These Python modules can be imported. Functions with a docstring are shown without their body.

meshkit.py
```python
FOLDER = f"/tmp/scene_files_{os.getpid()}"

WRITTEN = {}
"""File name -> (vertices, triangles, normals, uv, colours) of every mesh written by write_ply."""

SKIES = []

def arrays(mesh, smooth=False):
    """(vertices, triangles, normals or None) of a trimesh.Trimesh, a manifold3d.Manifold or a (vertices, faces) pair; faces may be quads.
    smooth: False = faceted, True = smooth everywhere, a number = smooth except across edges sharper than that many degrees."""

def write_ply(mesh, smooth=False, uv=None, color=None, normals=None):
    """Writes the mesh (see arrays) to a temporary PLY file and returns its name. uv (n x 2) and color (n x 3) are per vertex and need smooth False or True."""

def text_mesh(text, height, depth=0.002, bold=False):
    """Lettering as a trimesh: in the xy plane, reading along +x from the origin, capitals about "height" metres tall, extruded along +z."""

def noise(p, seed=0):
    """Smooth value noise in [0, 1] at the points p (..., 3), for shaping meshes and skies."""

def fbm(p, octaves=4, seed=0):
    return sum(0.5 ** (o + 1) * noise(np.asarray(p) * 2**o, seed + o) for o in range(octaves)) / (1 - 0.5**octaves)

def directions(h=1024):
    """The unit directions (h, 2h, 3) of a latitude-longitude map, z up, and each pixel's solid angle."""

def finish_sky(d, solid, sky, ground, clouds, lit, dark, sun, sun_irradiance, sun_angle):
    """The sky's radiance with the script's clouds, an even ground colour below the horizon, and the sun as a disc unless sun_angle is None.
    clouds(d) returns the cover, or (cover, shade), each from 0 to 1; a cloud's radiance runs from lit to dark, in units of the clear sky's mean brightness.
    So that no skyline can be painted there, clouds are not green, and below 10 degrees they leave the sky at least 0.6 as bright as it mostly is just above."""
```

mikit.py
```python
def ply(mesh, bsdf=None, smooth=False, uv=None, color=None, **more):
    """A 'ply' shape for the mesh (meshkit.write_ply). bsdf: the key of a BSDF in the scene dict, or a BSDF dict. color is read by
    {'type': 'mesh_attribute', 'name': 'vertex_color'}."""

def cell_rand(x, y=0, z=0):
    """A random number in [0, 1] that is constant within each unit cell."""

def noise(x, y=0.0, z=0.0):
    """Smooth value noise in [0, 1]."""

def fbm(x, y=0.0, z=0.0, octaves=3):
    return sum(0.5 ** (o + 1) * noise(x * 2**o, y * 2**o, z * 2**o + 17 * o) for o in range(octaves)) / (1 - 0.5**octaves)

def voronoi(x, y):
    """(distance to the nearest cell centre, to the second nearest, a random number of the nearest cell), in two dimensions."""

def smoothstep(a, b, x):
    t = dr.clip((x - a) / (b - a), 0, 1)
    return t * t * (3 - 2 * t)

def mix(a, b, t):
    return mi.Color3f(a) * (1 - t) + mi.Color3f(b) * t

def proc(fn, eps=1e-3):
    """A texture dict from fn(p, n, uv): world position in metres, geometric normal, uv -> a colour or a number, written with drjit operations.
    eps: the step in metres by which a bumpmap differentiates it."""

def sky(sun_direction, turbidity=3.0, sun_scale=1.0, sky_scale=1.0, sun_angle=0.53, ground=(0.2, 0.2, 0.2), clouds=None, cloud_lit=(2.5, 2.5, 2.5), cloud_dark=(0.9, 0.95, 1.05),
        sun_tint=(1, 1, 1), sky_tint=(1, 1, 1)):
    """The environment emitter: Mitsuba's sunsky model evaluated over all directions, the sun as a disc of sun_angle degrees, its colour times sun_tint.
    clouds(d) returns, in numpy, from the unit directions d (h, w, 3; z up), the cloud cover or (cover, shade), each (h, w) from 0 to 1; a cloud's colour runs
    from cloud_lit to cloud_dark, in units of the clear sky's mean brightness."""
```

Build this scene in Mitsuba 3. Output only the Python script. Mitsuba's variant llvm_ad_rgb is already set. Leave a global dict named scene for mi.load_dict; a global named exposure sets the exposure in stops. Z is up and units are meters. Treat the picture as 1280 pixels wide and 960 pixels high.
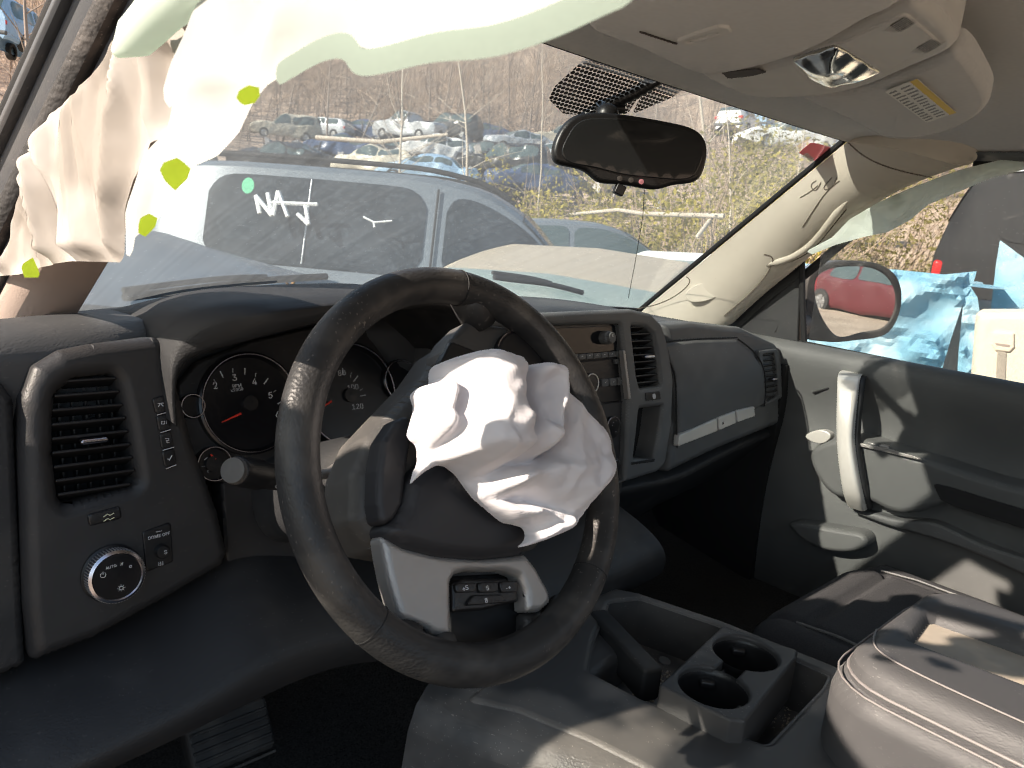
import math, random
import numpy as np, trimesh, shapely
from shapely.geometry import Polygon, Point, LineString, box as sbox
from scipy.spatial import Delaunay
from scipy.interpolate import PchipInterpolator, CubicSpline
import manifold3d as m3
import drjit as dr, mitsuba as mi
import mikit, meshkit
from mikit import noise, fbm, voronoi, cell_rand, smoothstep, mix, proc
T = mi.ScalarTransform4f
scene, labels = {}, {}
rng = np.random.default_rng(7)
random.seed(7)

# ------------------------------------------------------------------ camera, sky, exposure
CAM = np.array([-0.8564, -0.5041, 1.4716]); YAW, PITCH, ROLL = np.radians([44.5075, -11.8266, 5.6382]); FPX = 956.43
DV = np.array([math.sin(YAW)*math.cos(PITCH), math.cos(YAW)*math.cos(PITCH), math.sin(PITCH)])
_r = np.array([math.cos(YAW), -math.sin(YAW), 0]); _u = np.cross(_r, DV)
RV = _r*math.cos(ROLL)+_u*math.sin(ROLL); UV = -_r*math.sin(ROLL)+_u*math.cos(ROLL)
scene['camera'] = {'type': 'thinlens', 'aperture_radius': 0.0006, 'focus_distance': 0.95, 'fov': math.degrees(2*math.atan(640/FPX)), 'fov_axis': 'x', 'near_clip': 0.02, 'far_clip': 2000.0,
                   'to_world': T().look_at(origin=CAM.tolist(), target=(CAM+DV).tolist(), up=UV.tolist())}
SUN = np.array([-1.75, 0.41, 1.0])
def cloudfn(d):
    v = meshkit.fbm(d*np.array([3, 3, 6.0]), 4, 3)
    return np.clip((v-0.58)*3, 0, 0.55)
scene['sky_light'] = mikit.sky(SUN.tolist(), turbidity=3, clouds=cloudfn, sun_tint=(0.90, 0.99, 1.26), sky_tint=(1.14, 1.0, 0.86))
exposure = 3.2

# ------------------------------------------------------------------ helpers
GZ = -0.06                                   # the yard's ground level
def A(*p): return np.array(p, float)
def unit(v): v = np.asarray(v, float); return v/np.linalg.norm(v)
def ray(x, y): return DV + RV*(x-640)/FPX - UV*(y-480)/FPX
def on(x, y, ax, v):
    d = ray(x, y); return CAM + d*((v-CAM[ax])/d[ax])
def deep(x, y, dist):                         # the point that far away along a line of sight, for placing far things
    return CAM + ray(x, y)*dist

class Frame:                                  # a plane with its own axes: ex right, ey up, ez towards the viewer
    def __init__(s, o, ex, ey):
        s.o = A(*o); s.ex = unit(ex); s.ez = unit(np.cross(s.ex, ey)); s.ey = np.cross(s.ez, s.ex)
    def uv(s, pts, w=0.0):
        out = []
        for x, y in pts:
            d = ray(x, y); P = CAM + d*(((s.o+s.ez*w-CAM) @ s.ez)/(d @ s.ez)) - s.o
            out.append((P @ s.ex, P @ s.ey))
        return np.array(out)
    def p3(s, q):
        q = np.asarray(q, float); return s.o + q[..., :1]*s.ex + q[..., 1:2]*s.ey + q[..., 2:3]*s.ez
    def mesh(s, m): return trimesh.Trimesh(s.p3(np.asarray(m.vertices)), m.faces, process=False)
    def at(s, x, y, w=0.0):
        u = s.uv([(x, y)], w)[0]; return np.array([u[0], u[1], w])
def tilt(o, deg, yaw=0):                      # a plane facing the rear (-y), leaning back by deg
    t = math.radians(deg); f = Frame(o, (1, 0, 0), (0, math.sin(t), math.cos(t)))
    if yaw:
        c, s_ = math.cos(math.radians(yaw)), math.sin(math.radians(yaw)); R = np.array([[c, -s_, 0], [s_, c, 0], [0, 0, 1]])
        f = Frame(o, R @ f.ex, R @ f.ey)
    return f
def flat(z): return Frame((0, 0, z), (1, 0, 0), (0, 1, 0))
def ceil(z): return Frame((0, 0, z), (1, 0, 0), (0, -1, 0))

def cat(*ms):
    ms = [m for k in ms for m in (k if isinstance(k, (list, tuple)) else [k])]
    return trimesh.util.concatenate(ms) if len(ms) > 1 else ms[0]
def smoothpoly(pts, r=0.004, closed=True):
    p = Polygon(pts).buffer(0)
    if r: p = p.buffer(-r, quad_segs=6).buffer(2*r, quad_segs=6).buffer(-r, quad_segs=6)
    return max(p.geoms, key=lambda g: g.area) if hasattr(p, 'geoms') else p
def spl(pts, n=80, closed=True):              # smooth curve through points
    p = np.asarray(pts, float)
    if closed: p = np.vstack([p, p[:1]])
    t = np.concatenate([[0], np.cumsum(np.linalg.norm(np.diff(p, axis=0), axis=1)**0.7)])
    c = CubicSpline(t, p, bc_type='periodic' if closed else 'natural')
    return c(np.linspace(0, t[-1], n, endpoint=not closed))
def rings(g):
    if g.is_empty: return []
    gs = g.geoms if hasattr(g, 'geoms') else [g]
    return [r for q in gs if q.geom_type == 'Polygon' for r in (q.exterior, *q.interiors)]
def sample(r, step):
    n = max(8, int(r.length/step)); c = np.array(r.coords)[:-1]
    base = [r.interpolate(i/n, normalized=True).coords[0] for i in range(n)]
    if len(c) < 60 and len(c) <= 2*n: base = base + [tuple(q) for q in c]
    a = np.array(base); s = np.array([r.project(Point(q)) for q in a]); o = np.argsort(s)
    a, s = a[o], s[o]
    keep = np.concatenate([[True], np.diff(s) > step*0.15]); return a[keep]
def puff(poly, r=0.004, depth=0.01, step=None, dome=None, inner=None, back=True, walls=True):
    """A plate over a polygon (holes allowed) whose front edge is rounded by r; dome(points) adds height inside; inner = spacing of inside points."""
    step = step or max(0.004, math.sqrt(poly.area)/22)
    P, H, first = [], [], []
    for k, a in enumerate((0, 25, 50, 75, 90) if r > 0 else (90,)):
        a = math.radians(a); g = poly if k == 0 else poly.buffer(-r*(1-math.cos(a))-1e-5*k)
        for q in rings(g):
            s = sample(q, step); 
            if k == 0: first.append((sum(map(len, P)), len(s)))
            P.append(s); H.append(np.full(len(s), r*(math.sin(a)-1)))
    if inner:
        g = poly.buffer(-r-inner*0.5)
        x0, y0, x1, y1 = poly.bounds
        gx, gy = np.meshgrid(np.arange(x0, x1, inner), np.arange(y0, y1, inner*0.87)); gx[1::2] += inner/2
        q = np.stack([gx.ravel(), gy.ravel()], 1); q = q[shapely.contains_xy(g, q[:, 0], q[:, 1])]
        P.append(q); H.append(np.zeros(len(q)))
    P, H = np.vstack(P), np.concatenate(H)
    tri = Delaunay(P, qhull_options='QJ Pp').simplices
    c = P[tri].mean(1); tri = tri[shapely.contains_xy(poly.buffer(1e-6), c[:, 0], c[:, 1])]
    ab, ac = P[tri[:, 1]]-P[tri[:, 0]], P[tri[:, 2]]-P[tri[:, 0]]; ar = ab[:, 0]*ac[:, 1]-ab[:, 1]*ac[:, 0]
    tri[ar < 0] = tri[ar < 0][:, ::-1]; tri = tri[np.abs(ar) > 1e-12]
    if dome is not None:
        dist = shapely.distance(poly.boundary, shapely.points(P)); H = H + dome(P, dist)
    n = len(P); V = [np.column_stack([P, H])]; Fc = [tri]
    V.append(np.column_stack([P, np.full(n, -depth)]))
    if back: Fc.append(tri[:, ::-1]+n)
    for s, k in first if walls else ():
        i = s+np.arange(k); j = s+(np.arange(k)+1) % k
        a2 = P[i]; area = 0.5*np.sum(a2[:, 0]*np.roll(a2[:, 1], -1)-np.roll(a2[:, 0], -1)*a2[:, 1])
        q = np.stack([i, i+n, j+n, j], 1) 
        is_hole = s != first[0][0] and any(h.contains(Point(a2.mean(0))) for h in [Polygon(g) for g in getattr(poly, 'interiors', [])])
        if (area > 0) == is_hole: q = q[:, ::-1]
        Fc.append(np.vstack([q[:, [0, 1, 2]], q[:, [0, 2, 3]]]))
    m = trimesh.Trimesh(np.vstack(V), np.vstack(Fc), process=False); m.merge_vertices(); m.remove_unreferenced_vertices()
    return m
def grid(P, flip=False, closed_u=False):      # P (n, m, 3)
    P = np.asarray(P, float); n, m = P.shape[:2]
    i, j = np.meshgrid(np.arange(n-1), np.arange(m if closed_u else m-1), indexing='ij')
    k = (j+1) % m
    q = np.stack([i*m+j, (i+1)*m+j, (i+1)*m+k, i*m+k], -1).reshape(-1, 4)
    if flip: q = q[:, ::-1]
    return trimesh.Trimesh(P.reshape(-1, 3), np.vstack([q[:, [0, 1, 2]], q[:, [0, 2, 3]]]), process=False)
def lerpgrid(curves, n=24, k=3):              # smooth surface through a list of curves (each (m,3))
    c = np.asarray(curves, float); t = np.linspace(0, 1, len(c)); s = np.linspace(0, 1, n)
    return (CubicSpline(t, c, bc_type='natural') if k == 3 and len(c) > 2 else PchipInterpolator(t, c))(s) if len(c) > 2 else c[0]+(c[1]-c[0])*s[:, None, None]
def tube(pts, r, sides=10, closed=False, cap=True, squash=None):
    p = np.asarray(pts, float); n = len(p)
    t = np.roll(p, -1, 0)-np.roll(p, 1, 0) if closed else np.gradient(p, axis=0)
    t /= np.linalg.norm(t, axis=1, keepdims=True)+1e-12
    a = np.cross(t[0], A(0, 0, 1) if abs(t[0][2]) < 0.9 else A(1, 0, 0)); a /= np.linalg.norm(a); fa = []
    for i in range(n):
        a = a - t[i]*(a @ t[i]); a /= np.linalg.norm(a)+1e-12; fa.append(a)
    fa = np.array(fa); fb = np.cross(t, fa); ang = np.arange(sides)*2*math.pi/sides
    rr = np.broadcast_to(r, (n,))[:, None, None]
    V = p[:, None]+rr*(np.cos(ang)[None, :, None]*fa[:, None]+np.sin(ang)[None, :, None]*fb[:, None])
    if closed: V = np.concatenate([V, V[:1]])
    m = grid(V, closed_u=True)
    if cap and not closed:
        v = np.vstack([m.vertices, p[0], p[-1]]); k = len(m.vertices); i = np.arange(sides); j = (i+1) % sides; o = (n-1)*sides
        m = trimesh.Trimesh(v, np.vstack([m.faces, np.stack([i, j, i*0+k], 1), np.stack([o+j, o+i, i*0+k+1], 1)]), process=False)
    return m
def lathe(prof, n=40):                        # profile (r, z) about +z
    p = np.asarray(prof, float); a = np.arange(n)*2*math.pi/n
    V = np.stack([p[:, :1]*np.cos(a), p[:, :1]*np.sin(a), np.repeat(p[:, 1:], n, 1)], -1)
    return grid(V, closed_u=True, flip=True)
def ball(c, r): return trimesh.creation.icosphere(2, r).apply_translation(c)
def rbox(sx, sy, sz, r=0.004, seg=8):
    r = min(r, sx*0.49, sy*0.49, sz*0.49); s = m3.Manifold.sphere(r, seg)
    o = [s.translate((x*(sx/2-r), y*(sy/2-r), z*(sz/2-r))) for x in (-1, 1) for y in (-1, 1) for z in (-1, 1)]
    h = m3.Manifold.batch_hull(o).to_mesh()
    return trimesh.Trimesh(h.vert_properties[:, :3], h.tri_verts, process=False)
def mv(m, t=(0, 0, 0), R=None):
    m = m.copy(); v = np.asarray(m.vertices)
    if R is not None: v = v @ np.asarray(R).T
    m.vertices = v+np.asarray(t); return m
def scl(m, f):
    m = m.copy(); m.vertices = np.asarray(m.vertices)*np.asarray(f); return m
def rot(ax, deg):
    return trimesh.transformations.rotation_matrix(math.radians(deg), ax)[:3, :3]
def box3(a, b):
    m = trimesh.creation.box(np.abs(A(*b)-A(*a))); m.apply_translation((A(*a)+A(*b))/2); return m
def thick(P, t, flip=False):                  # a closed sheet of thickness t from a grid of points
    P = np.asarray(P, float); m = grid(P, flip); m2 = trimesh.Trimesh(m.vertices, m.faces, process=False)
    nrm = np.array(m2.vertex_normals).reshape(P.shape); Q = P-nrm*t
    loop = lambda X: np.concatenate([X[0], X[1:, -1], X[-1, -2::-1], X[-2:0:-1, 0]])
    a, b = loop(P), loop(Q)
    side = grid(np.stack([a, b]), closed_u=True, flip=not flip)
    return cat(m, grid(Q, not flip), side)

used = {}
def key(name, parent=None):
    k = f'{parent}__{name}' if parent else name
    used[k] = used.get(k, -1)+1
    return k if used[k] == 0 else f'{k}_{used[k]:03d}'
def thing(name, label, category, group=None):
    k = key(name); labels[k] = {'label': label, 'category': category}
    if group: labels[k]['group'] = group
    return k
def add(name, mesh, mat, parent=None, smooth=40, label=None, **more):
    mesh = grid(mesh) if isinstance(mesh, np.ndarray) else mesh
    k = key(name, parent); scene[k] = mikit.ply(mesh, mat, smooth, **more)
    if label: labels[k] = {'label': label}
    return k
def struct(name, mesh, mat, smooth=True, kind='structure', label=None, category=None):
    k = add(name, mesh, mat, None, smooth); labels[k] = {'kind': kind}
    if label: labels[k]['label'] = label
    if category: labels[k]['category'] = category
    return k
def text(fr, s, u, v, h, w, ang=0, depth=0.0006, bold=False, center=True):
    m = meshkit.text_mesh(s, h, depth, bold); b = m.bounds
    if center: m.apply_translation([-(b[0][0]+b[1][0])/2, -(b[0][1]+b[1][1])/2, 0])
    m.vertices = np.asarray(m.vertices) @ rot((0, 0, 1), ang).T + A(u, v, w)
    return fr.mesh(m)

# ------------------------------------------------------------------ materials
def rgb(*c): return {'type': 'rgb', 'value': list(c)}
def mat(name, bsdf): scene[name] = bsdf; return name
def principled(c, rough=0.5, **k):
    c = c if isinstance(c, dict) else rgb(*c)
    return {'type': 'principled', 'base_color': c, 'roughness': rough, **k}
def two(b): return {'type': 'twosided', 'b': b}
def bump(b, fn, scale=1.0, eps=4e-4): return two({'type': 'bumpmap', 'arbitrary': proc(fn, eps), 'scale': scale, 'b': b})
def grain(f, a): return lambda p, n, uv: a*(noise(p.x*f, p.y*f, p.z*f)*0.7+noise(p.x*f*2.1, p.y*f*2.1, p.z*f*2.1)*0.3)
def dusty(c, d, amount=0.5, f=9.0):          # dirt that has settled in blotches and mostly on what faces up
    def fn(p, n, uv):
        b = fbm(p.x*f, p.y*f, p.z*f, 4); s = noise(p.x*420, p.y*420, p.z*420)
        k = smoothstep(0.42, 0.72, b)*0.5+smoothstep(0.82, 0.93, s)*0.6*smoothstep(0.35, 0.6, b)
        k = k*(0.35+0.65*smoothstep(-0.1, 0.8, n.z))
        return mix(c, d, dr.clip(k*amount, 0, 1))
    return proc(fn)
GR = grain(620, 0.0006); GRF = grain(800, 0.00045); LEA = grain(480, 0.0005)
mat('dark_plastic', bump(principled(dusty((0.024, 0.025, 0.027), (0.16, 0.145, 0.125), 0.55), 0.5, specular=0.35), GR))
mat('pad_plastic', bump(principled(dusty((0.055, 0.057, 0.060), (0.24, 0.23, 0.21), 1.1, 6), 0.5, specular=0.4), GR))
mat('panel_plastic', bump(principled(dusty((0.028, 0.0275, 0.0285), (0.12, 0.11, 0.10), 0.4), 0.45, specular=0.4), GRF))
mat('grey_plastic', bump(principled(dusty((0.092, 0.095, 0.097), (0.24, 0.235, 0.22), 0.8), 0.5, specular=0.4), GR))
mat('door_plastic', bump(principled(dusty((0.092, 0.095, 0.095), (0.24, 0.24, 0.23), 0.7, 5), 0.5, specular=0.35), GR))
mat('console_plastic', bump(principled(dusty((0.055, 0.0545, 0.055), (0.30, 0.272, 0.245), 0.95, 11), 0.46, specular=0.45), GR))
mat('black_plastic', two(principled((0.012, 0.012, 0.013), 0.38)))
mat('matte_black', two(principled((0.010, 0.010, 0.011), 0.75)))
mat('rubber', two(principled(dusty((0.022, 0.022, 0.022), (0.17, 0.15, 0.13), 0.8, 14), 0.65)))
mat('gauge_black', two(principled((0.008, 0.008, 0.010), 0.22, specular=0.5)))
mat('screen_glass', two(principled((0.010, 0.011, 0.014), 0.08, specular=0.35)))
mat('chrome', two({'type': 'roughconductor', 'material': 'Cr', 'alpha': 0.09}))
mat('satin_silver', bump(principled(dusty((0.36, 0.345, 0.33), (0.30, 0.26, 0.22), 0.5, 14), 0.38, metallic=0.55), GRF))
mat('handle_silver', two(principled(dusty((0.62, 0.60, 0.56), (0.4, 0.37, 0.32), 0.4, 14), 0.35, metallic=0.35)))
def wheel_fn(p, n, uv):
    k = smoothstep(0.45, 0.75, fbm(p.x*26, p.y*26, p.z*26, 4))
    s = smoothstep(0.80, 0.9, noise(p.x*520, p.y*520, p.z*260))*smoothstep(0.45, 0.65, fbm(p.x*14, p.y*14+3, p.z*14, 3))
    return mix(mix((0.026, 0.026, 0.027), (0.066, 0.062, 0.058), k*0.75), (0.20, 0.18, 0.16), s*0.5)
mat('wheel_leather', bump(principled(proc(wheel_fn), 0.42, specular=0.4), LEA))
mat('hub_plastic', bump(principled((0.026, 0.026, 0.029), 0.5, specular=0.4), LEA))
mat('housing_plastic', bump(principled(dusty((0.06, 0.058, 0.056), (0.2, 0.18, 0.16), 0.6, 20), 0.5), GR))
def weave(f, a):
    def fn(p, n, uv):
        return a*(dr.abs(dr.sin(p.x*f+p.y*f*0.6)*dr.sin(p.z*f-p.y*f*0.4))+0.6*noise(p.x*60, p.y*60, p.z*60)*3)
    return fn
def bagcolor(p, n, uv):
    k = fbm(p.x*18, p.y*18, p.z*18, 3)
    return mix((0.64, 0.625, 0.645), (0.55, 0.535, 0.56), smoothstep(0.3, 0.7, k))
mat('airbag_cloth', bump(principled(proc(bagcolor), 0.75, sheen=0.3), weave(1500, 0.00022)))
mat('bag_red', two(principled((0.55, 0.22, 0.25), 0.8)))
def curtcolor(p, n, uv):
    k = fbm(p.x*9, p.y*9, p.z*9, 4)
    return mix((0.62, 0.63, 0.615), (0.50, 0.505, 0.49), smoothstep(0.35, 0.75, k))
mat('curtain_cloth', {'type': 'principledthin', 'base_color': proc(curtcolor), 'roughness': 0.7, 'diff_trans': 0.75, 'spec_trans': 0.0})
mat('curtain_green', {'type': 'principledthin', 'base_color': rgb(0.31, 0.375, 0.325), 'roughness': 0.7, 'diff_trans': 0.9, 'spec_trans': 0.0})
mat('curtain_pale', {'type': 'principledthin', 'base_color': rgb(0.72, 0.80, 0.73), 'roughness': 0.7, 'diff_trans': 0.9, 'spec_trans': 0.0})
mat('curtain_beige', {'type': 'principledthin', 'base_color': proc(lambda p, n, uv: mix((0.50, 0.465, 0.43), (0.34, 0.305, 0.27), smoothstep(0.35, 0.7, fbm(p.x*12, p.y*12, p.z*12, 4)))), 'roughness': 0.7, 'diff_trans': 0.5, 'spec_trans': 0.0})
mat('lime_tape', {'type': 'principledthin', 'base_color': rgb(0.19, 0.255, 0.02), 'roughness': 0.5, 'diff_trans': 0.5, 'spec_trans': 0.0})
mat('cream_trim', bump(principled(dusty((0.56, 0.52, 0.44), (0.40, 0.35, 0.28), 0.7, 7), 0.6, specular=0.3), GRF))
mat('cream_line', two(principled((0.12, 0.10, 0.08), 0.7)))
mat('headliner_cloth', bump(principled(proc(lambda p, n, uv: mix((0.545, 0.54, 0.52), (0.61, 0.605, 0.585), fbm(p.x*300, p.y*300, p.z*300, 2)*0.7+0.3*fbm(p.x*6, p.y*6, p.z*6, 3))), 0.85, specular=0.1), grain(1100, 0.0004)))
mat('console_beige', bump(principled(proc(lambda p, n, uv: mix((0.56, 0.545, 0.515), (0.62, 0.605, 0.57), fbm(p.x*30, p.y*30, p.z*30, 3))), 0.6), GRF))
mat('grille_dark', two(principled((0.07, 0.06, 0.055), 0.7)))
mat('mirror_chrome', two({'type': 'roughconductor', 'material': 'Ag', 'alpha': 0.03}))
mat('mirror_glass', two({'type': 'conductor', 'material': 'Al'}))
mat('dim_mirror', two(principled((0.02, 0.021, 0.022), 0.07, specular=0.55)))
mat('white_print', two(principled((0.72, 0.72, 0.70), 0.6)))
mat('dim_print', two(principled((0.55, 0.55, 0.56), 0.6)))
mat('pale_yellow', two(principled((0.55, 0.55, 0.38), 0.6)))
mat('needle_red', two(principled((0.75, 0.05, 0.03), 0.5)))
mat('sticker_white', two(principled((0.72, 0.71, 0.66), 0.6)))
mat('sticker_yellow', two(principled((0.75, 0.52, 0.08), 0.6)))
mat('sticker_ink', two(principled((0.30, 0.30, 0.29), 0.7)))
mat('sticker_red', {'type': 'principledthin', 'base_color': rgb(0.80, 0.36, 0.37), 'roughness': 0.6, 'diff_trans': 0.7, 'spec_trans': 0.0})
mat('pillar_paint', two(principled(dusty((0.085, 0.088, 0.095), (0.25, 0.22, 0.2), 0.6, 16), 0.4, clearcoat=0.4)))
mat('seal_rubber', bump(principled(dusty((0.03, 0.028, 0.028), (0.24, 0.21, 0.19), 1.1, 20), 0.75), grain(240, 0.0012)))
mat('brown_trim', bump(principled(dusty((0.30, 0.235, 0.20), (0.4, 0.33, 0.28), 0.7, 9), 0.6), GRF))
mat('carpet', bump(principled(proc(lambda p, n, uv: mix((0.022, 0.022, 0.022), (0.06, 0.057, 0.055), noise(p.x*500, p.y*500, p.z*500))), 0.95, specular=0.05), grain(700, 0.002)))
mat('seat_cloth', bump(principled(proc(lambda p, n, uv: mix((0.030, 0.031, 0.034), (0.055, 0.055, 0.058), noise(p.x*900, p.y*900, p.z*900))), 0.85, specular=0.2, sheen=0.4), grain(900, 0.0006)))
mat('armrest_vinyl', bump(principled(dusty((0.060, 0.0595, 0.062), (0.19, 0.185, 0.182), 0.7, 9), 0.52, specular=0.45), grain(800, 0.0007)))
mat('seam_thread', two(principled((0.20, 0.185, 0.18), 0.6)))
mat('tray_beige', bump(principled(dusty((0.33, 0.29, 0.24), (0.5, 0.42, 0.33), 0.8, 30), 0.7), GR))
mat('crumb', two(principled((0.42, 0.36, 0.28), 0.9)))
mat('coin_silver', two(principled((0.6, 0.6, 0.6), 0.3, metallic=0.9)))
mat('pane', {'type': 'thindielectric', 'int_ior': 1.5})
def film(base, amp, f, col, tint=(1, 1, 1)):                  # clean pane with a film of dust that lets part of the light through diffusely
    def w(p, n, uv):
        b = fbm(p.x*f, p.y*f, p.z*f, 4); s = noise(p.x*170, p.y*170, p.z*170)
        st = noise(p.x*90+p.y*60, p.z*7, 3.0)
        return dr.clip(base+amp*(b-0.45)+0.5*amp*smoothstep(0.83, 0.95, s)+0.35*amp*(st-0.5), 0.01, 0.9)
    return {'type': 'blendbsdf', 'weight': proc(w), 'a': {'type': 'thindielectric', 'int_ior': 1.5, 'specular_transmittance': rgb(*tint)},
            'b': {'type': 'principledthin', 'base_color': rgb(*col), 'roughness': 0.8, 'diff_trans': 1.2, 'spec_trans': 0.0}}
mat('dusty_windshield', film(0.135, 0.10, 5.0, (0.64, 0.69, 0.73), (0.66, 0.73, 0.75)))
mat('dusty_pane', film(0.06, 0.05, 6.0, (0.70, 0.68, 0.65), (0.66, 0.70, 0.70)))
def dots(p, n, uv):
    u = uv.x; v = uv.y; k = 125.0
    a = u*k; b = v*k*1.15; row = dr.floor(b); a = a+0.5*(row-2*dr.floor(row/2))
    fx = a-dr.floor(a)-0.5; fy = b-row-0.5
    return dr.select(fx*fx+fy*fy < 0.205, 1.0, 0.0)
mat('frit_dots', {'type': 'mask', 'opacity': proc(dots), 'b': two(principled((0.012, 0.012, 0.012), 0.6))})
mat('blue_paint', two(principled(dusty((0.10, 0.135, 0.17), (0.20, 0.215, 0.225), 0.5, 4), 0.34, clearcoat=0.6, metallic=0.3)))
mat('suv_paint', two(principled(dusty((0.155, 0.185, 0.215), (0.22, 0.225, 0.225), 0.4, 3), 0.35, clearcoat=0.6, metallic=0.2)))
def speck(c1, c2, f):
    return proc(lambda p, n, uv: mix(c1, c2, smoothstep(0.5, 0.85, noise(p.x*f, p.y*f, p.z*f))*0.6+0.4*smoothstep(0.35, 0.7, fbm(p.x*4, p.y*4, p.z*4, 3))))
mat('grimy_glass', two(principled(speck((0.012, 0.018, 0.024), (0.05, 0.062, 0.075), 40), 0.16, specular=0.5)))
mat('car_glass', two(principled((0.07, 0.10, 0.105), 0.06, specular=0.6)))
mat('pale_glass', two(principled(dusty((0.22, 0.27, 0.26), (0.4, 0.4, 0.36), 0.6, 4), 0.16, specular=0.6)))
mat('gold_paint', two(principled(dusty((0.40, 0.34, 0.26), (0.44, 0.37, 0.28), 0.6, 5), 0.42, clearcoat=0.35)))
mat('white_paint', two(principled((0.74, 0.74, 0.72), 0.4, clearcoat=0.5)))
mat('silver_paint', two(principled((0.48, 0.50, 0.52), 0.35, metallic=0.4)))
mat('tan_paint', two(principled((0.45, 0.41, 0.33), 0.4)))
mat('black_paint', two(principled((0.02, 0.02, 0.022), 0.3, clearcoat=0.6)))
mat('dull_black', two(principled((0.016, 0.016, 0.018), 0.75)))
mat('navy_paint', two(principled((0.05, 0.08, 0.16), 0.35, clearcoat=0.5)))
mat('sky_paint', two(principled((0.25, 0.38, 0.52), 0.4)))
mat('red_paint', two(principled((0.11, 0.014, 0.02), 0.3, clearcoat=0.7)))
mat('tyre', two(principled((0.03, 0.03, 0.03), 0.85)))
mat('wheel_rim', two(principled((0.45, 0.45, 0.45), 0.35, metallic=0.8)))
mat('red_lens', two(principled((0.55, 0.03, 0.03), 0.2)))
mat('white_lens', two(principled((0.7, 0.7, 0.68), 0.15)))
def crink(p, n, uv): return 0.02*fbm(p.x*9, p.y*9, p.z*9, 4)
mat('blue_tarp', {'type': 'bumpmap', 'arbitrary': proc(lambda p, n, uv: 0.03*dr.abs(noise(p.x*5, p.y*5, p.z*5)-0.5)+0.012*dr.abs(noise(p.x*12+3, p.y*12, p.z*12)-0.5), 0.004), 'scale': 1.0, 'b': {'type': 'principledthin', 'base_color': proc(lambda p, n, uv: mix((0.26, 0.52, 0.68), (0.54, 0.75, 0.85), smoothstep(0.3, 0.75, fbm(p.x*5, p.y*5, p.z*5, 4)))), 'roughness': 0.3, 'diff_trans': 0.5, 'spec_trans': 0.0}})
mat('cream_leather', two(principled((0.66, 0.58, 0.47), 0.5)))
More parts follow.
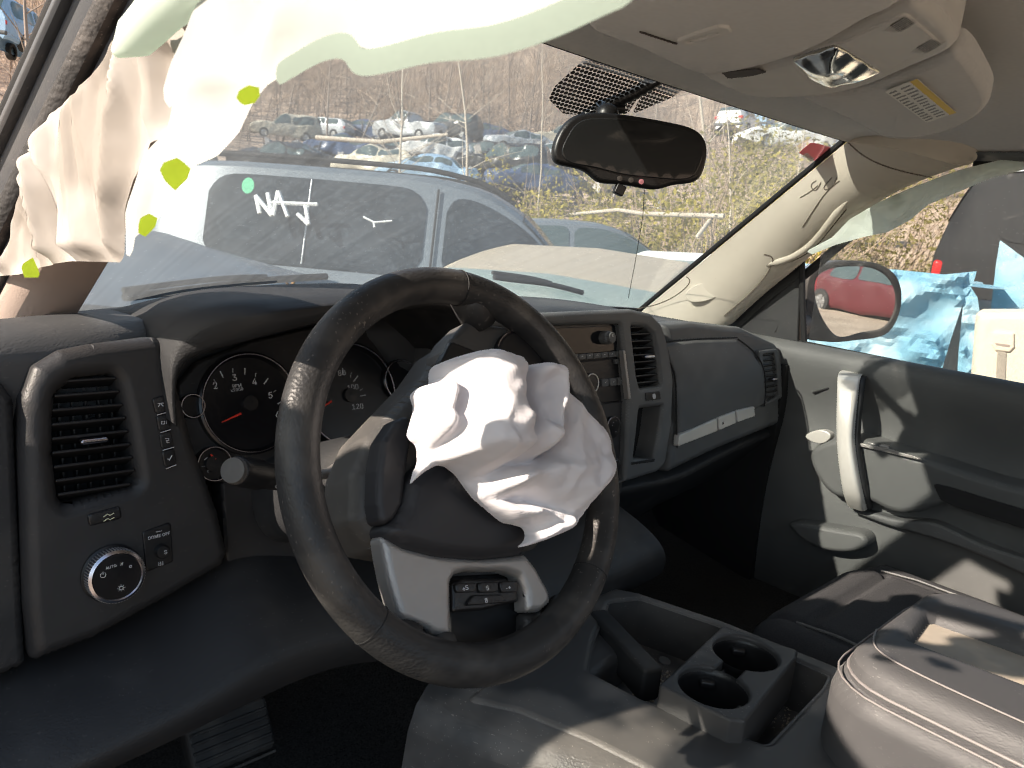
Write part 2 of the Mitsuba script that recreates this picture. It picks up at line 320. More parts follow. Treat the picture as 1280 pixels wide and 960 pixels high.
mat('bark_pale', two(principled(proc(lambda p, n, uv: mix((0.40, 0.34, 0.28), (0.60, 0.53, 0.44), fbm(p.x*8, p.y*8, p.z*3, 3))), 0.9)))
mat('bark_wood', two(principled(proc(lambda p, n, uv: mix((0.19, 0.15, 0.125), (0.33, 0.27, 0.225), fbm(p.x*0.35, p.y*0.35, p.z*0.5, 3))), 0.95)))
mat('twig_brown', two(principled(proc(lambda p, n, uv: mix((0.30, 0.225, 0.175), (0.50, 0.37, 0.265), fbm(p.x*0.2, p.y*0.2, p.z*0.2, 3))), 0.95)))
mat('dry_grass_blade', {'type': 'principledthin', 'base_color': proc(lambda p, n, uv: mix((0.36, 0.29, 0.17), (0.52, 0.44, 0.26), noise(p.x*0.7, p.y*0.7, 0))), 'roughness': 0.8, 'diff_trans': 0.6, 'spec_trans': 0.0})
mat('leaf_yellow', {'type': 'principledthin', 'base_color': proc(lambda p, n, uv: mix((0.36, 0.30, 0.07), (0.62, 0.52, 0.14), noise(p.x*3, p.y*3, p.z*3))), 'roughness': 0.7, 'diff_trans': 0.8, 'spec_trans': 0.0})
mat('leaf_olive', {'type': 'principledthin', 'base_color': proc(lambda p, n, uv: mix((0.20, 0.19, 0.06), (0.42, 0.35, 0.14), noise(p.x*2, p.y*2, p.z*2))), 'roughness': 0.7, 'diff_trans': 0.7, 'spec_trans': 0.0})
mat('hill_litter', bump(principled(proc(lambda p, n, uv: mix((0.29, 0.22, 0.175), (0.48, 0.375, 0.295), fbm(p.x*0.5, p.y*0.5, p.z*0.5, 5))), 1.0, specular=0.02), lambda p, n, uv: 0.6*fbm(p.x*0.9, p.y*0.9, p.z*0.9, 4), 1.0, 0.05))
mat('yard_dirt', two(principled(proc(lambda p, n, uv: mix((0.22, 0.18, 0.14), (0.40, 0.34, 0.27), fbm(p.x*1.3, p.y*1.3, 0, 5))), 1.0, specular=0.02)))
mat('scrap_metal', two(principled(proc(lambda p, n, uv: mix((0.05, 0.06, 0.08), (0.42, 0.40, 0.38), smoothstep(0.4, 0.75, noise(p.x*1.7, p.y*1.7, p.z*1.7)))), 0.6)))
mat('white_paint_pen', two(principled((0.80, 0.82, 0.82), 0.7)))
mat('green_sticker', two(principled((0.12, 0.55, 0.30), 0.6)))
mat('dry_leaf', two(principled((0.35, 0.20, 0.10), 0.9)))

# ------------------------------------------------------------------ the yard: ground, hill, far things
def hill(x, y):
    r = np.hypot(x, y); az = np.degrees(np.arctan2(x, y))
    k = 0.45+0.55*np.exp(-((np.mod(az-55+180, 360)-180)/95)**4)
    h = PchipInterpolator([0, 14, 30, 60, 75, 150, 175, 400, 900], [0, 0.05, 1.2, 5.0, 8.5, 40, 43, 45, 45])(r)
    n = meshkit.fbm(np.stack([x*0.03, y*0.03, 0*x], -1), 3, 5)-0.5
    return GZ+h*k+n*np.clip((r-12)/40, 0, 1)*5*k
rr = np.concatenate([[0.0], np.geomspace(3, 900, 80)]); aa = np.linspace(0, 2*math.pi, 180, endpoint=False)
gx, gy = rr[:, None]*np.sin(aa), rr[:, None]*np.cos(aa)
gp = np.stack([gx, gy, hill(gx, gy)], -1)
k0 = int(np.searchsorted(rr, 34))
struct('ground', grid(gp[:k0+1], closed_u=True, flip=True), 'yard_dirt')
struct('hillside', grid(gp[k0:], closed_u=True, flip=True), 'hill_litter')

# ------------------------------------------------------------------ the pickup's own shell
truck = thing('pickup_truck', 'dusty pickup truck whose cab the photo looks through, with cream pillars and grey headliner', 'pickup truck')
WB = PchipInterpolator([-0.72, -0.35, 0.0, 0.4, 0.74], [0.52, 0.80, 0.89, 0.81, 0.68])
def wshield(u, v, off=0.0):
    u, v = np.broadcast_arrays(np.asarray(u, float), np.asarray(v, float))
    xb = -0.665+1.40*u; xt = -0.565+1.19*u
    b = np.stack([xb, WB(xb), np.full_like(xb, 1.287)], -1)
    yt = 0.175+0.035*np.sin(np.pi*u); t = np.stack([xt, yt, 1.690+0.006*np.sin(np.pi*u)], -1)
    p = b+(t-b)*v[..., None]
    bul = 0.03*np.sin(np.pi*v)*np.sin(np.pi*u)+off
    return p+bul[..., None]*A(0, 0.62, 0.78)
uu, vv = np.meshgrid(np.linspace(0, 1, 41), np.linspace(0, 1, 25))
WP = wshield(uu, vv); WM = grid(WP)
add('windshield', WM, 'dusty_windshield', truck, True, label='dusty windshield with a crack running up from its lower right')
def hit(x, y, mesh=WM):
    d = ray(x, y); tri = np.asarray(mesh.vertices)[mesh.faces]; e1, e2 = tri[:, 1]-tri[:, 0], tri[:, 2]-tri[:, 0]
    h = np.cross(d, e2); a = (e1*h).sum(1); s = CAM-tri[:, 0]
    with np.errstate(all='ignore'):
        u = (s*h).sum(1)/a; q = np.cross(s, e1); v = (q @ d)/a; t = (e2*q).sum(1)/a
    ok = (u > -1e-4) & (v > -1e-4) & (u+v < 1.0001) & (t > 0)
    if ok.any(): return CAM+d*t[ok].min()
    if mesh is not WM: return None
    c = wshield(0.55, 0.85); return CAM+d*(((c-CAM) @ A(0, 0.62, 0.78))/(d @ A(0, 0.62, 0.78)))
WN = unit((0, -0.62, -0.78))                  # towards the cab
pts = [(805, 236), (803, 270), (798, 300), (793, 330), (788, 356), (785, 372)]
add('crack', tube([hit(*p)+WN*0.002 for p in pts], 0.0007, 6), 'matte_black', truck, label='thin crack in the windshield')
add('windshield_seal', cat(tube(wshield(np.linspace(0, 1, 60), 0.0, -0.002), 0.006, 8), tube(wshield(1.0, np.linspace(0, 1, 40), -0.003), 0.006, 8), tube(wshield(np.linspace(0, 1, 40), 1.0, -0.004), 0.006, 8)), 'matte_black', truck)
wcen = hit(760, 100); wf = Frame(wcen+WN*0.003, (1, 0, 0), (0, -0.80, 0.60))
def frit(px, name):
    u = wf.uv(px); p = smoothpoly(u, 0.006); c = sample(p.exterior, 0.004); m = puff(p, 0, 0.0006, 0.008, inner=0.012)
    return add(name, wf.mesh(m), 'frit_dots', truck, True, uv=np.asarray(m.vertices)[:, :2])
frit([(686, 124), (694, 108), (722, 82), (764, 46), (832, 76), (800, 118), (785, 142), (745, 146), (704, 142)], 'dot_shade')
frit([(834, 78), (868, 100), (840, 122), (790, 143), (803, 118)], 'dot_shade')
stf = Frame(hit(1018, 190)+WN*0.002, (1, 0, 0), (0, -0.75, 0.66))
add('inspection_sticker', stf.mesh(puff(smoothpoly(stf.uv([(998, 191), (1014, 178), (1040, 184), (1024, 204)]), 0.002), 0, 0.0005, 0.01)), 'sticker_red', truck, False, label='faded red sticker in the upper right corner of the windshield')
add('sticker_patch', stf.mesh(puff(smoothpoly(stf.uv([(1003, 193), (1010, 192), (1018, 199), (1014, 203)], 0.001), 0.001), 0, 0.0004, 0.005)), 'sticker_white', truck+'__inspection_sticker', False)

# hood, cowl, wipers
hx, hy = np.meshgrid(np.linspace(-0.82, 0.86, 50), np.linspace(1.02, 2.35, 40))
hz = 1.225+0.115*((hy-1.02)/1.3)-0.05*np.abs(hx/0.85)**3+0.018*np.sin(hx*3.0+hy*1.7)*np.clip((hy-1.1), 0, 1)+0.012*np.exp(-((hx-0.1)/0.05)**2)+0.012*np.exp(-((hx+0.45)/0.05)**2)
hz = hz-0.10*np.clip((hy-2.15)/0.2, 0, 1)**2-np.clip((hx+0.05)/0.75, 0, 1)**1.2*(0.03+0.115*(hy-1.02)/1.3)+0.03*np.exp(-((hx+0.35)/0.3)**2)*(hy-1.02)/1.3
add('hood', thick(np.stack([hx, hy+0.05*np.cos(hx*1.6), hz], -1), 0.02), 'blue_paint', truck, True, label='dusty blue-grey hood, popped up and buckled')
add('fender', thick(lerpgrid([np.stack([np.full(20, x), np.linspace(0.7, 2.5, 20), np.full(20, z)], 1) for x, z in ((0.865, 1.14), (0.93, 1.11), (0.98, 1.0), (1.0, 0.75))], 12), 0.01), 'blue_paint', truck, True)
cx = np.linspace(-0.72, 0.8, 40)
add('cowl', grid(np.stack([np.stack([cx, WB(np.clip(cx, -0.72, 0.74))+dy, np.full(40, z)], -1) for dy, z in ((-0.05, 1.262), (0.02, 1.262), (0.10, 1.25), (0.16, 1.235), (0.18, 1.20), (0.3, 1.19))])), 'grey_plastic', truck, True)
def wiper(px):
    P = [hit(*p)-WN*0.012 for p in px]; c = spl(P, 30, False)
    b = add('wiper', tube(c, 0.007, 6), 'matte_black', truck)
    add('wiper_arm', tube(spl([P[0]-WN*0.012, (P[0]+P[-1])/2-WN*0.016, (P[0]*0.35+P[-1]*0.65)-WN*0.012], 12, False), 0.005, 6), 'rubber', b)
wiper([(620, 352), (650, 356), (684, 360), (730, 371)]); wiper([(158, 380), (230, 371), (330, 358), (410, 352)])
add('dead_leaf', cat([mv(scl(trimesh.creation.icosphere(1, 1), [0.012, 0.004, 0.002]), hit(362+dx, 361+dy)-WN*0.008, rot((0, 0, 1), dx*40) @ rot((0, 1, 0), 50)) for dx, dy in ((0, 0), (3, 3), (-4, 4), (5, -2))]), 'dry_leaf', truck)

# roof, headliner, rails, rear of the cab
nx = 30; hxs = np.linspace(0, 1, nx)
def hsec(y, zc, ze, xl, xr):                  # across the cab: rail, curve, flat, curve, rail
    s = np.linspace(-1, 1, nx); xm, hw = (xl+xr)/2, (xr-xl)/2
    return np.stack([xm+hw*np.sign(s)*np.abs(s)**0.9, np.full(nx, y), ze+(zc-ze)*(1-np.abs(s)**5)], -1)
head0 = wshield(np.linspace(0, 1, nx), 1.0, -0.012)
head = [head0, head0*A(1, 1, 1)+A(0, -0.05, 0.012), hsec(0.02, 1.712, 1.672, -0.62, 0.70), hsec(-0.2, 1.725, 1.665, -0.64, 0.72), hsec(-0.6, 1.735, 1.66, -0.65, 0.73), hsec(-1.35, 1.72, 1.65, -0.65, 0.73)]
add('headliner', lerpgrid(head, 40, 1), 'headliner_cloth', truck, True, label='taupe grey cloth headliner')
outer = [wshield(np.linspace(0, 1, nx), 1.0, 0.004), hsec(0.08, 1.765, 1.72, -0.66, 0.76), hsec(-0.3, 1.80, 1.73, -0.70, 0.80), hsec(-1.4, 1.78, 1.70, -0.70, 0.80)]
add('roof_panel', lerpgrid(outer, 30, 1), 'blue_paint', truck, True)
for s, xo in ((-1, -0.68), (1, 0.765)):
    ys = np.linspace(0.12, -1.4, 24); xi = np.where(ys > -0.2, -0.60 if s < 0 else 0.69, -0.65 if s < 0 else 0.73)
    sec = np.array([[[xi_, y, 1.672], [xi_+s*0.03, y, 1.660], [xo-0.0*s, y, 1.675], [xo+0.02*s, y, 1.715], [xo, y, 1.75]] for xi_, y in zip(xi, ys)])
    add('roof_rail', grid(sec, flip=s > 0), 'pillar_paint', truck, True)
fx = np.linspace(-0.80, 0.80, 30); prof = [(-1.4, 0.72), (-0.5, 0.70), (0.3, 0.70), (0.55, 0.74), (0.70, 0.92), (0.72, 1.2)]
add('floor_carpet', grid(np.stack([np.stack([fx, np.full(30, y), z+0.10*np.exp(-((fx)/0.17)**4)*(y < 0.6)], -1) for y, z in prof])), 'carpet', truck, True)
add('rear_wall', box3((-0.8, -1.45, 0.7), (0.8, -1.40, 1.28)), 'grey_plastic', truck, False)
for s, xa, xb in ((-1, -0.66, -0.72), (1, 0.73, 0.79)):
    add('rear_pillar', box3((xa, -1.45, 1.27), (xb, -1.15, 1.66)), 'headliner_cloth', truck, False)
add('rear_panel', box3((0.75, -1.4, 0.7), (0.80, -0.85, 1.27)), 'door_plastic', truck, False)
add('kick_panel', box3((-0.82, 0.30, 0.62), (-0.76, 0.95, 1.22)), 'matte_black', truck, False)
add('kick_panel', box3((0.765, 0.28, 0.62), (0.82, 0.95, 1.22)), 'matte_black', truck, False)
add('firewall', box3((-0.84, 0.78, 0.6), (0.84, 0.86, 1.24)), 'matte_black', truck, False)
add('sill_plate', box3((-0.86, -1.4, 0.62), (-0.70, 0.42, 0.72)), 'grey_plastic', truck, False)

# right windshield pillar, cream trim
e = np.linspace(0, 1, 24)
WR = wshield(1.0, e, -0.010)
RB = spl([(0.785, 0.44, 1.290), (0.785, 0.37, 1.37), (0.785, 0.296, 1.445), (0.77, 0.20, 1.54), (0.745, 0.09, 1.615), (0.715, -0.02, 1.655)], 24, False)
mid = WR*0.62+RB*0.38+A(-0.03, -0.03, -0.004); mid2 = WR*0.25+RB*0.75+A(-0.022, -0.03, -0.010)
pil = lerpgrid([WR, mid, mid2, RB, RB+A(0.03, 0.012, 0.01)], 22)
add('pillar_top', lerpgrid([pil[:, -1]+A(0, 0, -0.002), pil[:, -1]+A(0.01, -0.03, 0.03), pil[:, -1]+A(0.02, -0.06, 0.06)], 6), 'cream_trim', truck, True)
pm = grid(pil); rp = add('pillar_trim', pm, 'cream_trim', truck, True, label='cream pillar trim on the passenger side, bright in the sun')
def onp(x, y): 
    h = hit(x, y, pm); return h if h is not None else on(x, y, 0, 0.68)
tow = lambda p, d: p+unit(CAM-p)*d
cap = [tow(onp(*p), 0.004) for p in ((859, 366), (870, 356), (890, 351), (903, 354), (904, 363), (893, 373), (874, 378), (861, 375))]
cf = Frame(np.mean(cap, 0), (0.35, -0.94, 0), (0, 0, 1)); capuv = [( (p-cf.o) @ cf.ex, (p-cf.o) @ cf.ey) for p in cap]
add('screw_cover', cf.mesh(puff(smoothpoly(spl(capuv, 40), 0.002), 0.003, 0.012, 0.004)), 'cream_trim', rp, 40)
def pline(px, r=0.0011, d=0.001): return tube([tow(onp(*p), d) for p in spl(px, 26, False)], r, 5)
ridge = spl([(958, 330), (985, 322), (1012, 305), (1036, 278), (1052, 258), (1062, 248)], 30, False)
add('grab_ridge', tube([tow(onp(*p), -0.005) for p in ridge], np.interp(np.linspace(0, 1, 30), [0, .1, .8, 1], [0.003, 0.010, 0.010, 0.003]), 12), 'cream_trim', rp, True)
add('trim_seam', cat(pline([(958, 333), (985, 328), (1015, 312), (1040, 284), (1058, 262)]), pline([(905, 395), (960, 340), (965, 322), (955, 318)]), pline([(796, 386), (840, 372), (862, 350), (858, 346)]),
    pline([(1058, 176), (1080, 195), (1120, 212), (1165, 222)]), pline([(1049, 226), (1035, 238), (1020, 258), (1003, 284)], 0.0008), pline([(1020, 226), (1014, 232), (1018, 238), (1026, 228)], 0.0008), pline([(1040, 222), (1030, 236), (1036, 236), (1046, 222)], 0.0008), pline([(1000, 247), (1012, 240), (1022, 232)], 0.0008)), 'cream_line', rp)

# left windshield pillar: seal, door frame channels, brown lower trim
LB, LT = A(-0.664, 0.52, 1.288), A(-0.555, 0.165, 1.700)
def along(t0, t1, off, n=16): 
    t = np.linspace(t0, t1, n)[:, None]; return LB+(LT-LB)*t+off
AX = unit(LT-LB); LO = unit(np.cross(AX, unit(A(0.75, 0.66, 0.0))));  LO = LO if LO[0] < 0 else -LO      # outwards across the view
LN = -unit(np.cross(AX, LO)); LN = LN if LN @ (CAM-LB) > 0 else -LN
def strip(o0, o1, h, name, m, r=0.004, wav=0.0):
    secs = [along(-0.15, 1.25, LO*o+LN*hh, 40) for o, hh in ((o0, h-0.02), (o0+r*0.3, h-r*0.3), (o0+r, h), (o1-r, h), (o1-r*0.3, h-r*0.3), (o1, h-0.02))]
    return add(name, grid(np.array(secs)), m, truck, 40)
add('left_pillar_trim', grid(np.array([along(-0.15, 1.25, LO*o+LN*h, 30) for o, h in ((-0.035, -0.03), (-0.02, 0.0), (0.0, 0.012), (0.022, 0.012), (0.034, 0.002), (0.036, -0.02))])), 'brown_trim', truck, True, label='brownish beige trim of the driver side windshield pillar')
strip(0.038, 0.052, 0.006, 'pillar_channel', 'pillar_paint'); strip(0.054, 0.075, 0.016, 'door_seal', 'seal_rubber', 0.007); strip(0.077, 0.100, 0.002, 'pillar_channel', 'pillar_paint')
strip(0.102, 0.112, 0.010, 'pillar_channel', 'pillar_paint'); strip(0.113, 0.128, -0.004, 'pillar_channel', 'matte_black')

# ------------------------------------------------------------------ dashboard
dash = thing('dashboard', 'dusty dark grey truck dashboard running from the left door edge to the passenger door', 'dashboard')
ZE = PchipInterpolator([-0.80, -0.6, -0.2, 0.0, 0.24, 0.34, 0.5, 0.68, 0.80], [1.322, 1.328, 1.335, 1.343, 1.340, 1.312, 1.303, 1.288, 1.248])
px_ = np.linspace(-0.74, 0.795, 90); wb = WB(np.clip(px_, -0.72, 0.74)); ze = ZE(px_)
yE = 0.328+0.01*np.clip((px_-0.3)/0.2, 0, 1)*np.clip((0.8-px_)/0.2, 0, 1)
secs = []
for k in np.linspace(0, 1, 12):
    y = wb+0.012+(yE+0.04-wb)*k; z = 1.285+(ze-1.285)*np.sin(k*math.pi/2)**0.8
    secs.append(np.stack([px_, y, z], -1))
for a in np.radians([20, 45, 70, 90]):
    secs.append(np.stack([px_, yE+0.04-0.04*np.sin(a), ze-0.03*(1-np.cos(a))], -1))
secs.append(np.stack([px_, yE, ze-0.07], -1)); secs.append(np.stack([px_, yE+0.05, ze-0.20], -1)); secs.append(np.stack([px_, yE+0.08, np.full(90, 1.0)], -1))
secs = [s+A(0, 0.05, 0)*(np.exp(-((s[:, :1]+0.41)/0.165)**4))*(i >= 12) for i, s in enumerate(secs)]
add('top_pad', grid(np.array(secs), flip=True), 'pad_plastic', dash, 40, label='dusty sunlit top of the dashboard')
Fd = tilt((0, 0.29, 1.2), 10)
left = smoothpoly(Fd.uv([(26, 560), (28, 500), (44, 458), (78, 438), (120, 430), (196, 421), (208, 426), (218, 458), (232, 505), (246, 560), (262, 600), (276, 640), (288, 690), (282, 708), (215, 748), (120, 800), (40, 831), (32, 760)]), 0.006)
vhole = smoothpoly(Fd.uv([(73, 492), (96, 474), (139, 469), (147, 476), (160, 530), (172, 600), (168, 609), (82, 633), (75, 622), (69, 570), (69, 520)]), 0.004)
add('left_panel', Fd.mesh(puff(left.difference(vhole), 0.014, 0.07, 0.007, inner=0.02)), 'panel_plastic', dash, 40)
endp = smoothpoly(Fd.uv([(-90, 470), (2, 478), (18, 500), (20, 560), (26, 700), (33, 832), (0, 846), (-90, 880)], -0.012), 0.004)
add('end_cap', mv(Fd.mesh(puff(endp, 0.008, 0.05, 0.01)), Fd.ez*-0.012), 'dark_plastic', dash, 40)
# instrument brow: a fat rounded hood over the gauges
bo = spl([(204, 520), (202, 470), (206, 432), (220, 412), (244, 395), (282, 383), (330, 377), (390, 372), (450, 369), (512, 368), (548, 372), (568, 379), (579, 391), (584, 408), (596, 440), (604, 500)], 70, False)
bi = spl([(216, 530), (214, 495), (218, 470), (226, 456), (250, 442), (300, 428), (355, 413), (402, 401), (450, 391), (512, 386), (540, 386), (556, 393), (566, 404), (573, 420), (585, 450), (592, 500)], 70, False)
by = lambda x: 0.215+0.085*(1-np.clip((x-205)/130, 0, 1))**1.5+0.05*np.clip((x-570)/30, 0, 1)
BO = np.array([on(x, y, 1, by(x)) for x, y in bo]); BI = np.array([on(x, y, 1, by(x-8)+0.007) for x, y in bi])
cen = A(-0.40, 0.3, 1.24)
def inner(y, s): return np.stack([cen[0]+(BI[:, 0]-cen[0])*s, np.full(70, y), cen[2]+(BI[:, 2]-cen[2])*s], -1)
back = np.stack([BO[:, 0], np.full(70, 0.52), np.minimum(BO[:, 2]-0.010, 1.318)], -1); back2 = np.stack([BO[:, 0], np.maximum(BO[:, 1]+0.03, 0.33), BO[:, 2]-0.002], -1)
lip = (BO+BI)/2+A(0, -0.022, 0)
brow = [back, (back+back2)/2+A(0, 0, 0.006), back2, BO+A(0, 0.02, 0.001), BO*0.9+BI*0.1+A(0, -0.008, 0), lip*0.55+BO*0.45+A(0, -0.008, 0), lip, lip*0.5+BI*0.5+A(0, -0.008, 0), BI, inner(0.31, 0.97), inner(0.37, 0.92)]
add('gauge_hood', grid(lerpgrid(brow, 44, 1).transpose(0, 1, 2), flip=True), 'dark_plastic', dash, True)

# knee panel under the wheel, lower panel under the glove box
tx_ = [on(x, y, 1, 0.285) for x, y in ((-60, 868), (38, 833), (120, 801), (215, 753), (280, 712), (335, 700), (420, 700), (520, 690), (640, 665), (760, 622))]
lx_ = [on(x, y, 1, 0.25) for x, y in ((-60, 1030), (20, 985), (86, 952), (180, 912), (311, 856), (400, 823), (470, 815), (560, 800), (680, 770), (790, 720))]
t_, l_ = spl(tx_, 50, False), spl(lx_, 50, False)
add('knee_panel', grid(lerpgrid([t_+A(0, 0.03, 0.004), t_+A(0, 0.002, 0.0), t_*0.8+l_*0.2+A(0, -0.075, 0), t_*0.5+l_*0.5+A(0, -0.10, 0), l_*0.85+t_*0.15+A(0, -0.06, 0), l_, l_+A(0, 0.10, -0.01), l_+A(0, 0.3, 0.02)], 40)), 'panel_plastic', dash, True)
filler = smoothpoly(Fd.uv([(276, 600), (340, 600), (420, 560), (700, 560), (780, 600), (770, 650), (640, 680), (500, 710), (340, 712), (284, 716)], -0.03), 0.004)
add('column_panel', mv(Fd.mesh(puff(filler, 0.004, 0.03, 0.02)), Fd.ez*-0.03), 'panel_plastic', dash, 40)
# centre stack bezel with openings for the radio, the vent and the bin
Fc = tilt((0.2, 0.283, 1.2), 10)
P_radio = smoothpoly(Fc.uv([(560, 412), (696, 407), (776, 405), (780, 440), (786, 499), (782, 600), (640, 640), (560, 640)]), 0.003)
P_vent = smoothpoly(Fc.uv([(790, 407), (807, 408), (817, 417), (822, 440), (827, 480), (824, 483), (801, 486), (797, 470)]), 0.003)
P_bin = smoothpoly(Fc.uv([(800, 511), (829, 507), (824, 545), (818, 574), (793, 573), (797, 540)]), 0.003)
bez = smoothpoly(Fc.uv([(540, 402), (640, 393), (720, 389), (790, 386), (815, 392), (828, 405), (836, 430), (843, 475), (841, 530), (833, 580), (823, 590), (785, 602), (640, 650), (540, 650)]), 0.008)
add('centre_bezel', Fc.mesh(puff(bez.difference(P_radio).difference(P_vent).difference(P_bin), 0.008, 0.06, 0.006, inner=0.03)), 'grey_plastic', dash, 40)
add('storage_bin', cat(mv(Fc.mesh(puff(P_bin.buffer(0.002), 0, 0.003, 0.01)), Fc.ez*-0.045), mv(Fc.mesh(puff(smoothpoly(Fc.uv([(789, 578), (818, 574), (818, 577), (789, 581)]), 0), 0.0005, 0.004, 0.004)), Fc.ez*0.001)), 'matte_black', dash, 40)
add('trim_strip', mv(Fc.mesh(puff(smoothpoly(Fc.uv([(778, 438), (780.5, 438), (788, 498), (785, 499)]), 0), 0.0008, 0.01, 0.004)), Fc.ez*0.002), 'satin_silver', dash)
sw = add('switch', mv(Fc.mesh(puff(smoothpoly(Fc.uv([(806, 491), (824, 489), (825, 499), (807, 501)]), 0.001), 0.001, 0.01, 0.003)), Fc.ez*0.002), 'black_plastic', dash)
add('switch_symbol', mv(Fc.mesh(puff(smoothpoly(Fc.uv([(814, 492.5), (818, 492), (818.5, 498), (815, 498.5)]), 0.001), 0, 0.0005, 0.003)), Fc.ez*0.0026), 'dim_print', sw)
# passenger side: face panel under the pad, lower panel
face = smoothpoly(Fd.uv([(832, 404), (868, 401), (930, 408), (972, 428), (984, 446), (984, 475), (976, 531), (900, 562), (838, 592), (842, 530), (845, 475)], -0.004), 0.008)
add('face_panel', mv(Fd.mesh(puff(face, 0.016, 0.06, 0.008, inner=0.03)), Fd.ez*-0.006), 'grey_plastic', dash, 40)
lt = np.array([on(x, y, 1, 0.30) for x, y in spl([(760, 612), (785, 606), (838, 594), (900, 564), (974, 533), (1002, 522)], 30, False)])
add('lower_panel', grid(np.array([lt+A(0, 0.02, 0.012), lt+A(0, -0.008, 0.004), lt+A(0, -0.012, -0.008), lt+A(0, 0.0, -0.02), lt+A(0, 0.10, -0.14), lt+A(0, 0.28, -0.26)])), 'dark_plastic', dash, True)

# ---- air vents
def vent(fr, poly, n, label, w0, tab, lean=0.0):
    v = thing('air_vent', label, 'air vent', None)
    add('vent_back', mv(fr.mesh(puff(poly.buffer(0.002), 0, 0.002, 0.01)), fr.ez*(w0-0.040)), 'matte_black', v)
    x0, y0, x1, y1 = poly.bounds; h = (y1-y0)/n
    for i in range(n):
        yc = y0+(i+0.5)*h; c = poly.buffer(0.001).intersection(LineString([(x0-0.1, yc-0.1*lean), (x1+0.1, yc+(x1-x0+0.1)*lean)]))
        if c.is_empty: continue
        (xa, ya), (xb, yb) = c.coords[0], c.coords[-1]; L = math.hypot(xb-xa, yb-ya)
        b = mv(rbox(L, 0.0035, 0.022, 0.0014, 6), (0, 0, 0), rot((1, 0, 0), -22))
        add('slat', fr.mesh(mv(b, ((xa+xb)/2, (ya+yb)/2, w0-0.014), rot((0, 0, 1), math.degrees(math.atan2(yb-ya, xb-xa))))), 'black_plastic', v)
    vs = []
    for j in range(1, 6):
        xx = x0+(x1-x0)*j/6; c = poly.intersection(LineString([(xx, y0-1), (xx, y1+1)]))
        if c.is_empty: continue
        vs.append(fr.mesh(box3((xx-0.0008, c.bounds[1], w0-0.036), (xx+0.0008, c.bounds[3], w0-0.024))))
    add('vane', cat(vs), 'black_plastic', v)
    (tx, ty), tl, th = tab
    add('vent_tab', fr.mesh(mv(rbox(tl, th, 0.014, 0.003, 8), (tx, ty, w0-0.001))), 'chrome', v, True)
    return v
u0 = Fd.uv([(118, 551)])[0]
vent(Fd, vhole, 9, 'black air vent with a chrome tab left of the steering wheel', -0.003, ((u0[0], u0[1]), 0.026, 0.006))
u0 = Fc.uv([(812, 446)])[0]
vent(Fc, P_vent, 9, 'black air vent right of the radio in the centre stack', -0.003, ((u0[0], u0[1]), 0.030, 0.006))
P_rv = smoothpoly(Fd.uv([(954, 443), (968, 441), (972, 460), (974, 494), (959, 503), (956, 480)], 0.004), 0.003)
add('vent_frame', mv(Fd.mesh(puff(smoothpoly(Fd.uv([(949, 438), (971, 436), (977, 458), (978, 497), (956, 509), (951, 480)], 0.004), 0.004).difference(P_rv), 0.003, 0.012, 0.004)), Fd.ez*0.004), 'grey_plastic', dash)
u0 = Fd.uv([(965, 474)])[0]
vent(Fd, P_rv, 9, 'narrow air vent at the right end of the dashboard beside the door', 0.004, ((u0[0], u0[1]), 0.022, 0.006))

# ---- button strip, dimmer wheel, headlight switch, lamp switch
bs = thing('button_strip', 'upright strip of four black push buttons between the left vent and the gauges', 'button strip')
q = [((189, 498), (205, 494)), ((194, 520), (210, 516)), ((198, 542), (213, 538)), ((201, 564), (217, 560)), ((205, 587), (220, 582))]
for i in range(4):
    (a, b), (c, d) = q[i], q[i+1]; po = smoothpoly(Fd.uv([a, b, (d[0]-0.3, d[1]-2), (c[0]-0.3, c[1]-2)]), 0.0015)
    k = add('button', mv(Fd.mesh(puff(po, 0.0015, 0.01, 0.004)), Fd.ez*0.003), 'black_plastic', bs)
    cc = np.array(po.centroid.coords[0]); W0 = 0.0036
    seg = lambda pts, r=0.0004: tube(Fd.p3([(cc[0]+x*0.001, cc[1]+y*0.001, W0) for x, y in pts]), r, 5)
    sym = [[seg([(-2.5, -1.5), (-0.6, 1)]), seg([(2.5, -1.5), (0.6, 1)]), seg([(-3, 1.8), (3, 1.8)])], [text(Fd, 'i', cc[0]+0.002, cc[1], 0.0032, W0, -6), seg([(-2.4, -1.4), (-2.4, 1.5), (0.4, 1.5), (0.4, -1.4), (-2.4, -1.4)])],
           [seg([(-2, 2), (2, 2), (2, 0), (-1, 0)]), seg([(0, 0), (0, -2.5), (2, -2.5)])], [seg([(-2, -0.4), (-0.6, -2.2), (2.4, 2.4)], 0.0006)]][i]
    add('button_symbol', cat(sym), 'dim_print', k)
    add('button_edge', tube(Fd.p3([(*Fd.uv([(c[0]+1, c[1]-1.5)])[0], 0.0035), (*Fd.uv([(d[0]-1, d[1]-1.5)])[0], 0.0035)]), 0.0005, 5), 'dim_print', k)
dm = add('vent_wheel', mv(Fd.mesh(puff(smoothpoly(Fd.uv([(108, 643), (150, 632), (152, 648), (111, 658)]), 0.0015), 0.002, 0.01, 0.004)), Fd.ez*0.002), 'black_plastic', dash)
c0 = Fd.uv([(135, 646)])[0]
add('wheel_mark', cat([tube(Fd.p3([(c0[0]-0.005, c0[1]+dy-0.001, 0.0027), (c0[0]-0.001, c0[1]+dy+0.0012, 0.0027), (c0[0]+0.001, c0[1]+dy-0.0004, 0.0027), (c0[0]+0.005, c0[1]+dy+0.001, 0.0027)]), 0.0006, 5) for dy in (-0.0022, 0.0022)]), 'pale_yellow', dm)
hs = thing('headlight_switch', 'round headlight knob with a knurled chrome ring low on the left of the dash', 'switch')
c1 = Fd.uv([(140, 716)])[0]
